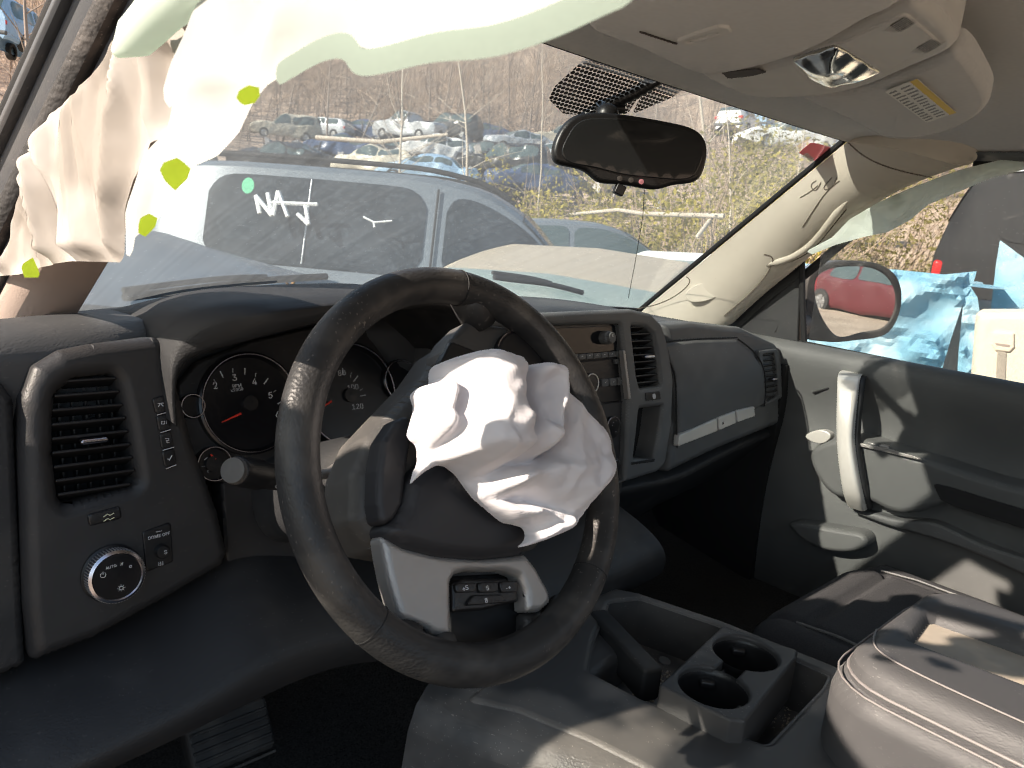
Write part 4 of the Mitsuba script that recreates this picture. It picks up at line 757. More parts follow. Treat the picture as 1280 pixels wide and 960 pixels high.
# ------------------------------------------------------------------ overhead console, visors
oc = thing('overhead_console', 'taupe overhead console with a small chrome convex mirror and two speaker grilles', 'overhead console')
Fo = ceil(1.660)
ocp = smoothpoly(Fo.uv(spl([(1140, 2), (1156, 10), (1194, 46), (1197, 56), (1150, 82), (1098, 104), (1050, 117), (990, 123), (935, 121), (900, 108), (873, 93), (930, 90), (990, 74), (1045, 50), (1100, 20), (1128, 4)], 90)), 0.004)
add('console_body', Fo.mesh(puff(ocp, 0.010, 0.05, 0.005, inner=0.02)), 'console_beige', oc)
pn = smoothpoly(Fo.uv([(1131, 17), (1177, 56), (1102, 91), (1047, 58)], 0.002), 0.004)
dr_ = add('console_door', Fo.mesh(mv(puff(pn, 0.002, 0.008, 0.005), (0, 0, 0.002))), 'console_beige', oc)
for px in ([(1112, 33), (1131, 22), (1143, 31), (1124, 42)], [(1145, 61), (1165, 50), (1176, 57), (1157, 68)]):
    g = smoothpoly(Fo.uv(px, 0.003), 0.001); add('speaker_grille', Fo.mesh(mv(puff(g, 0, 0.001, 0.004), (0, 0, 0.0024))), 'grille_dark', dr_)
    b = np.array(g.minimum_rotated_rectangle.exterior.coords)[:4]
    add('grille_bar', cat([tube(Fo.p3(np.column_stack([b[[i, j]]+(b[[k, l]]-b[[i, j]])*t, [0.0027]*2])), 0.0004, 4) for t in np.linspace(0.12, 0.88, 6) for i, j, k, l in ((0, 1, 3, 2),)]), 'console_beige', dr_)
mp = smoothpoly(Fo.uv([(991, 77), (1046, 58), (1100, 92), (1062, 101), (1030, 101), (1010, 96)], 0.002), 0.003)
add('convex_mirror', Fo.mesh(mv(puff(mp, 0.001, 0.004, 0.004, inner=0.004, dome=lambda P, d: 0.016*(1-np.exp(-d/0.02))+0.0006*np.sin(P[:, 0]*150+P[:, 1]*60)+0.0005*np.sin(P[:, 1]*210)), (0, 0, 0.002))), 'mirror_chrome', oc, True, label='wavy chrome conversation mirror')
add('dark_slot', Fo.mesh(mv(puff(smoothpoly(Fo.uv([(902, 93), (945, 88), (958, 92), (940, 97), (910, 100)], 0.002), 0.002), 0, 0.001, 0.004), (0, 0, 0.0006))), 'grille_dark', oc)
def visor(px, z, label, t=0.022):
    v = thing('sun_visor', label, 'sun visor'); f = ceil(z); p = smoothpoly(f.uv(spl(px, 80)), 0.004)
    add('pad', f.mesh(puff(p, 0.009, t, 0.008, inner=0.02, dome=lambda P, d: 0.004*(1-np.exp(-d/0.03)))), 'headliner_cloth', v); return v, f
v1, f1 = visor([(1140, -60), (1128, 4), (1098, 20), (1043, 50), (988, 73), (930, 88), (876, 92), (830, 76), (775, 52), (732, 31), (760, 8), (800, -20), (880, -70), (1000, -90)], 1.652, 'wide taupe driver side sun visor folded up, with a small finger grip')
def fpoly(f, px, w=0.0, r=0.001): return smoothpoly(f.uv(px, w), r)
add('finger_grip', cat(f1.mesh(mv(puff(fpoly(f1, [(845, 52), (868, 43), (897, 34), (912, 35), (915, 41), (890, 51), (860, 58)], 0.006, 0.003).difference(fpoly(f1, [(856, 52), (880, 44), (892, 42), (902, 40), (884, 47), (862, 54)], 0.006, 0.0006)), 0.0018, 0.006, 0.003), (0, 0, 0.0065)))), 'console_beige', v1)
add('lid_edge', tube([f1.p3(f1.at(x, y, 0.0045)) for x, y in spl([(800, 40), (830, 50), (846, 55)], 12, False)], 0.001, 5), 'grille_dark', v1)
v2, f2 = visor([(1000, 121), (1060, 117), (1110, 101), (1160, 82), (1196, 66), (1226, 100), (1237, 126), (1228, 142), (1180, 166), (1128, 172), (1096, 168), (1050, 145)], 1.662, 'taupe passenger side sun visor with a white and yellow warning label')
wl = f2.uv([(1106, 115), (1146, 99), (1195, 141), (1158, 154)], 0.006)
lf = lambda a, b: wl[0]+(wl[1]-wl[0])*a*(1-b)+(wl[3]-wl[0])*b*(1-a)+(wl[2]-wl[0])*a*b+(0)
lbl = add('warning_label', f2.mesh(mv(puff(smoothpoly(wl, 0.001), 0, 0.0006, 0.006), (0, 0, 0.0056))), 'sticker_white', v2, False, label='white airbag warning label with a yellow strip')
def lpatch(a0, b0, a1, b1, w=0.0060): return f2.mesh(mv(puff(Polygon([lf(a0, b0), lf(a1, b0), lf(a1, b1), lf(a0, b1)]).buffer(0), 0, 0.0003, 0.006), (0, 0, w)))
add('label_strip', lpatch(0.80, 0.0, 1.0, 1.0), 'sticker_yellow', lbl, False)
rl = np.random.default_rng(3)
add('label_lines', cat([lpatch(0.06+0.37*c, b, 0.06+0.37*c+rl.uniform(0.22, 0.33), b+0.030) for c in (0, 1) for b in np.arange(0.05, 0.95, 0.072)]), 'sticker_ink', lbl, False)

# ------------------------------------------------------------------ curtain airbags
def cloth(fr, px, z=(0, 0, 1), amp=0.02, f=14, step=0.007, seed=0, base=0.0, thickn=0.002, lean=None, stretch=(1, 1), turn=0.0, uvw=None):
    zz = [(z[0]+x/z[2], z[1]+y/z[2]) for x, y in px]; p = smoothpoly(fr.uv(zz, base if uvw is None else uvw), 0.0015)
    def dome(P, d):
        ct, st_ = math.cos(math.radians(turn)), math.sin(math.radians(turn)); q = np.stack([(P[:, 0]*ct+P[:, 1]*st_)*f*stretch[0], (P[:, 1]*ct-P[:, 0]*st_)*f*stretch[1], P[:, 0]*0], -1); w = meshkit.fbm(q*0.6, 3, seed+7)-0.5
        h = (meshkit.fbm(q+w[:, None]*1.5, 4, seed)-0.5)*2
        r = 1-np.abs(2*meshkit.noise(q*1.3+w[:, None]*2, seed+3)-1)
        k = amp*(h+0.6*(r**3-0.3))*np.clip(d/0.012, 0.15, 1)+base
        return k+(lean(P) if lean else 0)
    fr_m = puff(p, 0.0, 0.0, step, dome, step*0.8, back=False, walls=False)
    return fr_m, p
def clothmesh(fr, *a, **k): return fr.mesh(cloth(fr, *a, **k)[0])
FL = Frame((-0.675, 0, 1.5), (0, -1, 0), (0, 0, 1))
c1_ = thing('curtain_airbag', 'sunlit white curtain airbag hanging burst across the driver side, with lime tape tabs', 'curtain airbag')
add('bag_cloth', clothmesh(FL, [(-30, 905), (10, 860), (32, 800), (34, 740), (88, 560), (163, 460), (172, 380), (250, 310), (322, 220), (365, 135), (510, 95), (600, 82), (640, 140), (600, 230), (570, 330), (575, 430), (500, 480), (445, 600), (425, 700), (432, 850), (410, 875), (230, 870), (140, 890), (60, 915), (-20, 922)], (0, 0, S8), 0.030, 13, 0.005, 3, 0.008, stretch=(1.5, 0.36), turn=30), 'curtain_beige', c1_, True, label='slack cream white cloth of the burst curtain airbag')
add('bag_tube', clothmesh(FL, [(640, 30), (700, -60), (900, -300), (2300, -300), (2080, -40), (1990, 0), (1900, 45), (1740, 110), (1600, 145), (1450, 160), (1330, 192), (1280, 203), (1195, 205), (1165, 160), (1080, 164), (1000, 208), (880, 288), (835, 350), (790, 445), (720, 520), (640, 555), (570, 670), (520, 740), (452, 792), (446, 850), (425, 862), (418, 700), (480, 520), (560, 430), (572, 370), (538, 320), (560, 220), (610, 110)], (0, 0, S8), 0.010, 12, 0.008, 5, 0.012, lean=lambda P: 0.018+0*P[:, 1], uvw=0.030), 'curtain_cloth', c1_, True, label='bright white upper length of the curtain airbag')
hem = spl([(455, 790), (520, 740), (575, 668), (640, 552), (720, 518), (790, 442), (838, 350), (884, 286), (1000, 208), (1080, 164), (1162, 160), (1196, 203), (1280, 202), (1330, 190), (1450, 159), (1600, 143), (1740, 108), (1900, 44), (1990, 0), (2080, -40)], 120, False)
hp_ = LineString(FL.uv([(x/S8, y/S8) for x, y in hem[46:]], 0.036)).buffer(0.0042, cap_style=1)
add('bag_hem', FL.mesh(mv(puff(hp_, 0.0, 0.0, 0.003, inner=0.003, back=False, walls=False, dome=lambda P, d: 0.004*meshkit.fbm(np.column_stack([P*14, P[:, 0]*0]), 2, 3)), (0, 0, 0.034))), 'curtain_green', c1_, True, label='pale green lower hem of the curtain airbag')
add('tether', tube(FL.p3(np.array([(*FL.uv([(x/S8, y/S8)])[0], 0.028) for x, y in spl([(560, 205), (640, 150), (720, 80), (800, 20), (900, -60)], 40, False)])), np.interp(np.linspace(0, 1, 40), [0, .2, 1], [0.004, 0.011, 0.013]), 12), 'curtain_pale', c1_, True)
add('tape_tab', clothmesh(FL, [(785, 310), (830, 284), (884, 296), (850, 345), (815, 352), (790, 335)], (0, 0, S8), 0.004, 30, 0.004, 11, 0.048), 'lime_tape', c1_, True)
add('tape_tab', clothmesh(FL, [(525, 550), (590, 525), (610, 540), (648, 575), (580, 636), (548, 600)], (0, 0, S8), 0.005, 30, 0.004, 13, 0.044), 'lime_tape', c1_, True)
add('tape_tab', clothmesh(FL, [(470, 725), (500, 712), (540, 735), (485, 790), (455, 772)], (0, 0, S8), 0.004, 30, 0.004, 15, 0.044), 'lime_tape', c1_, True)
add('tape_tab', clothmesh(FL, [(68, 885), (110, 858), (130, 900), (136, 925), (80, 925)], (0, 0, S8), 0.004, 30, 0.004, 17, 0.030), 'lime_tape', c1_, True)


c2_ = thing('curtain_airbag', 'limp pale green curtain airbag hanging from the roof rail over the passenger window', 'curtain airbag')
add('bag_cloth', clothmesh(Frame((0.715, 0, 1.5), (0, -1, 0), (0, 0, 1)), [(1008, 314), (1040, 297), (1062, 274), (1100, 252), (1140, 234), (1200, 212), (1300, 188), (1330, 188), (1320, 205), (1280, 212), (1235, 224), (1198, 240), (1160, 256), (1138, 275), (1110, 290), (1080, 296), (1045, 306), (1015, 318)], (0, 0, 1), 0.012, 18, 0.007, 21, -0.0), 'curtain_pale', c2_, True)
add('tape_tab', clothmesh(Frame((0.707, 0, 1.5), (0, -1, 0), (0, 0, 1)), [(1116, 244), (1126, 241), (1133, 258), (1120, 261)], (0, 0, 1), 0.003, 30, 0.004, 23, -0.012), 'lime_tape', c2_, True)
add('tape_tab', clothmesh(Frame((0.707, 0, 1.5), (0, -1, 0), (0, 0, 1)), [(1075, 268), (1082, 264), (1083, 272), (1076, 275)], (0, 0, 1), 0.003, 30, 0.004, 25, -0.012), 'lime_tape', c2_, True)

# ------------------------------------------------------------------ passenger door
door = thing('passenger_door', 'grey passenger door with a bright silver pull handle, armrest and dusty window', 'car door')
ys = np.linspace(0.52, -0.95, 60)
prof = [(0.825, 1.262), (0.812, 1.272), (0.795, 1.272), (0.782, 1.262), (0.776, 1.24), (0.782, 1.20), (0.795, 1.15), (0.797, 1.10), (0.790, 1.06), (0.775, 0.98), (0.770, 0.90), (0.775, 0.80), (0.79, 0.68)]
pc = spl(prof, 60, False)
add('door_panel', grid(np.array([np.column_stack([np.full(60, x), ys, np.full(60, z)]) for x, z in pc])), 'door_plastic', door, True)
Fx = Frame((0.725, 0, 1.0), (0, -1, 0), (0, 0, 1))
def fx(px, w=0.0, r=0.003): return smoothpoly(Fx.uv(px, w), r)
ar = fx(spl([(1012, 565), (1030, 552), (1060, 546), (1110, 560), (1170, 578), (1290, 612), (1400, 650), (1400, 720), (1280, 655), (1190, 628), (1150, 640), (1112, 640), (1080, 625), (1046, 622), (1022, 600)], 90), 0, 0.006)
add('armrest', Fx.mesh(puff(ar, 0.014, 0.08, 0.008, inner=0.02)), 'door_plastic', door)
low = fx(spl([(1010, 600), (1030, 622), (1085, 640), (1125, 650), (1160, 652), (1200, 668), (1290, 700), (1400, 740), (1400, 760), (1280, 720), (1160, 672), (1100, 654), (1040, 630), (1012, 612)], 80), -0.02, 0.003)
add('armrest_lip', mv(Fx.mesh(puff(low, 0.006, 0.06, 0.008)), Fx.ez*-0.02), 'grey_plastic', door)
add('map_pocket', mv(Fx.mesh(puff(fx([(1166, 604), (1185, 608), (1290, 640), (1400, 675), (1400, 700), (1290, 664), (1195, 634), (1176, 625)], 0.002, 0.004), 0.001, 0.01, 0.006)), Fx.ez*0.003), 'matte_black', door, label='dark map pocket slot under the armrest')
hc = [(1061, 473), (1059, 500), (1057, 540), (1061, 585), (1067, 618)]
P = [on(x, y, 0, X) for (x, y), X in zip(hc, (0.735, 0.705, 0.694, 0.690, 0.700))]
hcv = spl([on(1064, 466, 0, 0.77)]+P+[on(1072, 634, 0, 0.735)], 40, False)
hg = []
for i in range(40):
    w_ = np.interp(i/39, [0, .15, .5, .85, 1], [0.022, 0.021, 0.016, 0.019, 0.018]); b = np.linspace(0, 2*math.pi, 24, endpoint=False)
    hg.append(hcv[i]+np.outer(w_*np.sign(np.cos(b))*np.abs(np.cos(b))**0.6, (0, 1, 0))+np.outer(0.013*np.sign(np.sin(b))*np.abs(np.sin(b))**0.6, (1, 0, 0.15)))
add('pull_handle', grid(np.array(hg), closed_u=True), 'handle_silver', door, True, label='bright silver upright pull handle')
add('handle_back', grid(np.array([h+A(0.020, -0.004, 0) for h in hg])*1.0, closed_u=True), 'dark_plastic', door, True)
swp = fx([(1072, 549), (1078, 552), (1112, 560), (1102, 566), (1075, 556)], 0.012, 0.001)
add('window_switch', cat(Fx.mesh(mv(puff(fx([(1071, 553), (1112, 562), (1152, 573), (1152, 576), (1110, 566), (1071, 557)], 0.010, 0.0006), 0.0006, 0.006, 0.005), (0, 0, 0.010))), [mv(rbox(0.012, 0.02, 0.010, 0.003), on(x, y, 0, 0.735)) for x, y in ((1090, 556), (1106, 559))]), 'satin_silver', door)
lv = spl([(1008, 545), (1020, 538), (1032, 538), (1040, 544), (1034, 552), (1020, 553)], 30)
add('latch_lever', mv(Fx.mesh(puff(fx(lv, -0.01, 0.001), 0.002, 0.02, 0.004)), Fx.ez*-0.004), 'handle_silver', door)
for y0 in (466, 488):
    a, b = on(1016, y0+3, 0, 0.786), on(1036, y0-3, 0, 0.786)
    add('panel_slot', tube([a, b], 0.0025, 6), 'matte_black', door)
gy, gz = np.meshgrid(np.linspace(0.262, -0.95, 40), np.linspace(0, 1, 16)); 
add('window_glass', grid(np.stack([0.815-0.075*gz, gy-0.02*gz, 1.262+0.42*gz], -1)), 'dusty_pane', door, True)
add('window_post', cat([tube([A(0.812, 0.268, 1.262), A(0.80, 0.285, 1.36), A(0.79, 0.302, 1.47)], 0.007, 8), tube(RB+A(0.024, -0.012, -0.012), 0.010, 8), tube([A(0.742, -0.02, 1.66), A(0.738, -0.4, 1.675), A(0.74, -0.95, 1.67)], 0.010, 8), tube([A(0.808, 0.47, 1.275), A(0.808, 0.0, 1.268), A(0.808, -0.95, 1.268)], 0.005, 6)]), 'matte_black', door, label='black rubber window frame')
Fs = Frame((0.80, 0.36, 1.36), (0, -1, 0), (0, 0, 1))
add('mirror_sail', Fs.mesh(puff(smoothpoly(Fs.uv([(898, 405), (940, 372), (985, 338), (1001, 328), (997, 432), (960, 424), (905, 412)]), 0.003), 0.004, 0.02, 0.008)), 'dark_plastic', door, label='triangular dark grey inner cover of the door mirror')
add('door_skin', grid(np.array([np.column_stack([np.full(60, x), ys, np.full(60, z)]) for x, z in ((0.83, 1.262), (0.98, 1.20), (1.0, 1.0), (0.98, 0.7))]), flip=False), 'blue_paint', door, True)
fw = on(1030, 670, 0, 0.755)
pk = spl([(985, 655), (1000, 654), (1060, 664), (1080, 670), (1084, 680), (1074, 688), (1040, 690), (1000, 674)], 50)
add('door_pocket_rim', mv(Fx.mesh(puff(fx(pk, 0.0, 0.003), 0.010, 0.05, 0.005, inner=0.012)), Fx.ez*0.0), 'door_plastic', door)

# the driver's door, standing open beside the camera
dd_ = thing('driver_door', 'blue-grey driver door standing wide open beside the cab', 'car door')
dh, dop = A(-0.93, 0.50, 0), math.radians(54); dx_ = A(-math.sin(dop), -math.cos(dop), 0); dn_ = np.cross(dx_, A(0, 0, 1))
Fdd = Frame(dh, dx_, (0, 0, 1))
frm = Polygon([(0.0, 1.24), (0.42, 1.70), (0.52, 1.745), (1.05, 1.745), (1.08, 1.24)]).difference(Polygon([(0.41, 1.27), (0.425, 1.56), (0.54, 1.65), (0.99, 1.65), (1.02, 1.27)]))
add('window_frame', Fdd.mesh(puff(frm, 0.008, 0.05, 0.02)), 'pillar_paint', dd_)
add('outer_panel', Fdd.mesh(puff(Polygon([(0, 0.66), (1.08, 0.66), (1.08, 1.24), (0, 1.24)]), 0.03, 0.16, 0.04)), 'blue_paint', dd_)
add('window_glass', Fdd.mesh(mv(trimesh.Trimesh([(0.40, 1.26, 0), (1.02, 1.26, 0), (1.0, 1.66, 0), (0.46, 1.63, 0)], [(0, 1, 2), (0, 2, 3)], process=False), (0, 0, -0.025))), 'dusty_pane', dd_, False)

# outside mirror of that door
sm = thing('side_mirror', 'black passenger door mirror reflecting a crashed red car', 'side mirror')
mcn = CAM+ray(1072, 378)*(1.93/1.0)*0.98
REFL = unit((0.30, -1.0, 0.075))               # where the glass looks
mn = unit(unit(CAM-mcn)+REFL)
Fm = Frame(mcn, np.cross((0, 0, 1), mn), (0, 0, 1))
gl = smoothpoly(Fm.uv(spl([(1020, 372), (1023, 346), (1040, 336), (1070, 333), (1096, 337), (1113, 350), (1121, 372), (1116, 396), (1104, 410), (1076, 416), (1050, 421), (1034, 406)], 80)), 0.004)
hs_ = smoothpoly(Fm.uv(spl([(1008, 372), (1012, 345), (1032, 330), (1070, 326), (1102, 331), (1121, 345), (1128, 372), (1122, 400), (1108, 418), (1076, 425), (1046, 428), (1020, 426), (1002, 420), (1004, 396)], 80)), 0.006)
add('mirror_glass', Fm.mesh(mv(puff(gl, 0.0, 0.002, 0.006, inner=0.02), (0, 0, -0.004))), 'mirror_glass', sm, False, label='mirror glass with a red car in it')
add('mirror_housing', Fm.mesh(puff(hs_.difference(gl), 0.004, 0.012, 0.006)), 'rubber', sm)
bk = [Fm.p3(np.column_stack([np.array(hs_.centroid.coords[0])+(sample(hs_.exterior, hs_.exterior.length/80)[:80]-np.array(hs_.centroid.coords[0]))*s, np.full(80, w)])) for s, w in ((1.0, -0.011), (0.98, -0.05), (0.85, -0.10), (0.5, -0.13), (0.02, -0.14))]
add('mirror_shell', grid(np.array(bk), closed_u=True), 'blue_paint', sm, True)
add('mirror_arm', tube([Fm.p3(np.array([-0.10, -0.06, -0.05])), A(0.86, 0.33, 1.29), A(0.82, 0.36, 1.30)], [0.03, 0.03, 0.035], 12), 'rubber', sm, True)

# ------------------------------------------------------------------ floor console, cup holder, bits
fcn = thing('floor_console', 'dusty grey plastic floor console with an open tray between the seats', 'floor console')
Ft = flat(0.915)
tray = smoothpoly(Ft.uv([(735, 838), (742, 800), (762, 752), (800, 748), (897, 781), (1037, 843), (1030, 858), (964, 927), (955, 929), (800, 872)]), 0.006)
rim_ = smoothpoly(Ft.uv([(580, 872), (640, 830), (700, 780), (735, 735), (760, 732), (800, 740), (905, 775), (1062, 838), (1090, 900), (1060, 1010), (1000, 1040), (860, 985), (740, 925), (650, 888)]), 0.008)
rimo = rim_.difference(tray)
add('console_top', Ft.mesh(puff(rimo, 0.008, 0.05, 0.006, inner=0.02)), 'console_plastic', fcn)
Fb = flat(0.835)
add('tray_floor', Ft.mesh(mv(puff(tray.buffer(0.01), 0, 0.004, 0.01), (0, 0, -0.075))), 'console_plastic', fcn)
add('tray_wall', Ft.mesh(mv(puff(tray.buffer(0.006).difference(tray.buffer(-0.001)), 0, 0.072, 0.008), (0, 0, -0.003))), 'console_plastic', fcn)
sh0 = np.array([on(x, y, 2, 0.912) for x, y in spl([(540, 850), (590, 868), (650, 886), (740, 922), (860, 980), (960, 1030), (1060, 1080)], 50, False)])
tg = np.gradient(sh0, axis=0); nl = np.cross(A(0, 0, 1), tg); nl /= np.linalg.norm(nl, axis=1, keepdims=True); nl *= np.where((nl @ A(-1, -0.4, 0)) < 0, -1, 1)[:, None]
add('console_side', grid(np.array([sh0-nl*0.05+A(0, 0, -0.004), sh0-nl*0.02+A(0, 0, 0.0005), sh0+nl*0.012+A(0, 0, -0.002), sh0+nl*0.035+A(0, 0, -0.014), sh0+nl*0.05+A(0, 0, -0.04), sh0+nl*0.06+A(0, 0, -0.10), sh0+nl*0.07+A(0, 0, -0.22)])), 'console_plastic', fcn, True)
add('front_ledge', mv(rbox(0.16, 0.12, 0.06, 0.012), on(745, 800, 2, 0.90)+A(-0.03, 0.01, -0.028), rot((0, 0, 1), 8)), 'console_plastic', fcn)
bx_ = on(775, 795, 2, 0.925); add('console_box', cat(mv(rbox(0.030, 0.16, 0.05, 0.006), on(780, 800, 2, 0.915)+A(0, 0.0, -0.02), rot((0, 0, 1), -22))), 'dark_plastic', fcn)
cup = thing('cup_holder', 'loose grey double cup holder insert sitting crooked in the console tray', 'cup holder')
Fk = flat(0.945)
top = smoothpoly(Fk.uv([(823, 855), (847, 834), (903, 781), (998, 812), (996, 822), (932, 901), (912, 899)]), 0.006)
ca, cb = Fk.uv([(892, 857)])[0], Fk.uv([(932, 815)])[0]; rc = 0.0425
hole = Point(*ca).buffer(rc).union(Point(*cb).buffer(rc)).union(LineString([ca, cb]).buffer(0.014))
add('cup_block', Fk.mesh(puff(top.difference(hole), 0.004, 0.062, 0.005)), 'console_plastic', cup)
for c in (ca, cb):
    add('cup_well', Fk.mesh(mv(lathe([(rc+0.001, -0.003), (rc, -0.008), (rc-0.003, -0.012), (rc-0.004, -0.058), (rc*0.6, -0.060), (0.0001, -0.060)], 40), (c[0], c[1], 0))), 'black_plastic', cup)
    for a in (40, 160, 280):
        add('rubber_finger', Fk.mesh(mv(mv(rbox(0.014, 0.020, 0.012, 0.004), (rc-0.006, 0, -0.02)), (c[0], c[1], 0), rot((0, 0, 1), a))), 'black_plastic', cup)
rb = np.random.default_rng(11)
add('crumbs', cat([mv(trimesh.creation.icosphere(0, rb.uniform(0.0008, 0.0028)), on(x, y, 2, 0.8405)) for x, y in zip(rb.uniform(790, 850, 160), rb.uniform(838, 880, 160))]+[mv(trimesh.creation.icosphere(0, rb.uniform(0.0006, 0.0018)), on(x, y, 2, 0.8405)) for x, y in zip(rb.uniform(955, 1000, 60), rb.uniform(880, 910, 60))]), 'crumb', None, False)
labels['crumbs'] = {'label': 'sandy crumbs and grit scattered on the tray floor', 'category': 'debris', 'kind': 'stuff'}
cn = key('coin'); p0 = on(831, 826, 2, 0.842); scene[cn] = mikit.ply(mv(trimesh.creation.cylinder(0.009, 0.0016, sections=32), p0, rot((1, 0, 0), 12)), 'coin_silver', 30); labels[cn] = {'label': 'silver coin lying in the dirty console tray', 'category': 'coin'}
cn = key('bottle_cap'); p0 = on(811, 856, 2, 0.845); scene[cn] = mikit.ply(mv(lathe([(0.007, 0), (0.0065, 0.005), (0.0001, 0.0055)], 24), p0, rot((0, 1, 0), 20)), 'sticker_white', 30); labels[cn] = {'label': 'tiny white cap among the crumbs in the console tray', 'category': 'cap'}

# ------------------------------------------------------------------ centre armrest and passenger seat
ca_ = thing('centre_armrest', 'dusty purplish grey folded down centre armrest with stitched seams and an open tray', 'armrest')
Fa = flat(1.045)
apx = [(1075, 800), (1090, 776), (1112, 752), (1150, 733), (1190, 730), (1300, 738), (1500, 760), (1600, 900), (1400, 1030), (1280, 905), (1180, 858), (1120, 826), (1090, 812)]
base = Fa.uv([(1062, 822), (1090, 775), (1125, 745), (1165, 732), (1200, 731)])
W0 = Fa.uv([(1056, 815)])[0]; W1 = Fa.uv([(1152, 722)])[0]
xl, xr, yf = W0[0]-0.0, W1[0]+0.02, max(W0[1], W1[1])-0.01
pad = smoothpoly([(xl, -1.1), (xl, yf), (xr, yf), (xr, -1.1)], 0.06)
tu = Fa.uv([(1143, 793), (1168, 760), (1280, 791), (1300, 842)])
tray2 = smoothpoly([tu[0], tu[1], tu[1]+A(0.04, -0.33), tu[0]+A(0.04, -0.33)], 0.008)
add('pad', Fa.mesh(puff(pad.difference(tray2), 0.030, 0.045, 0.010, inner=0.02)), 'armrest_vinyl', ca_)
add('side_panel', Fa.mesh(mv(puff(pad.buffer(0.014, quad_segs=12), 0.03, 0.20, 0.012, inner=0.04), (0, 0, -0.032))), 'armrest_vinyl', ca_)
add('armrest_tray', Fa.mesh(mv(puff(tray2.buffer(0.004), 0, 0.003, 0.01), (0, 0, -0.022))), 'tray_beige', ca_, label='dusty beige tray sunk into the armrest')
ex_ = lambda off, w, r: add('seam', tube(Fa.p3(np.column_stack([np.array(pad.buffer(off, quad_segs=16).exterior.coords)[:-1], np.full(len(pad.buffer(off, quad_segs=16).exterior.coords)-1, w)])), r, 6, True), 'seam_thread', ca_)
ex_(0.0005, -0.030, 0.0016); ex_(0.010, -0.036, 0.0012)
add('crease', tube(Fa.p3(spl([(xl+0.085, yf-0.012, 0.0004), (xl+0.040, yf-0.030, 0.0004), (xl+0.026, yf-0.07, 0.0004), (xl+0.024, yf-0.2, 0.0004), (xl+0.024, -0.8, 0.0004)], 50, False)), 0.0011, 6), 'seam_thread', ca_, True)
seat = thing('passenger_seat', 'dark grey cloth passenger seat cushion behind the armrest', 'car seat')
Fz = flat(0.875)
su = smoothpoly([(0.235, -0.9), (0.225, 0.0), (0.30, 0.035), (0.62, 0.035), (0.735, 0.0), (0.74, -0.9)], 0.03)
cz = lambda P, d: 0.016*(1-np.exp(-d/0.05))-0.012*np.exp(-((np.abs(P[:, 0]-0.48)-0.17)/0.008)**2)*(d > 0.01)-0.012*np.exp(-((P[:, 1]+0.05)/0.008)**2)*(np.abs(P[:, 0]-0.48) < 0.17)
add('cushion', Fz.mesh(puff(su, 0.05, 0.16, 0.012, inner=0.010, dome=cz)), 'seat_cloth', seat, True)
for xx in (0.655, 0.305): add('piping', tube([(xx-0.002, -0.035, 0.884), (xx, -0.1, 0.8905), (xx, -0.5, 0.8905)], 0.0022, 6), 'grey_plastic', seat)
add('seat_base', box3((0.28, -0.8, 0.70), (0.70, -0.02, 0.73)), 'matte_black', seat, False)
# pedal and mat in the dark footwell
pd = thing('brake_pedal', 'dark ribbed rubber brake pedal in the shaded footwell', 'pedal')
pc_ = on(285, 920, 1, 0.34); add('pedal_pad', mv(rbox(0.11, 0.03, 0.07, 0.008), pc_, rot((1, 0, 0), -35)), 'rubber', pd)
for i in range(6): add('rib', mv(rbox(0.10, 0.004, 0.004, 0.001), pc_+A(0, -0.018-0.0, 0)+rot((1, 0, 0), -35) @ A(0, 0, -0.028+i*0.011), rot((1, 0, 0), -35)), 'rubber', pd)
add('pedal_arm', tube([pc_+A(0.0, 0.02, 0.0), pc_+A(0.02, 0.12, 0.20)], 0.012, 8), 'matte_black', pd)

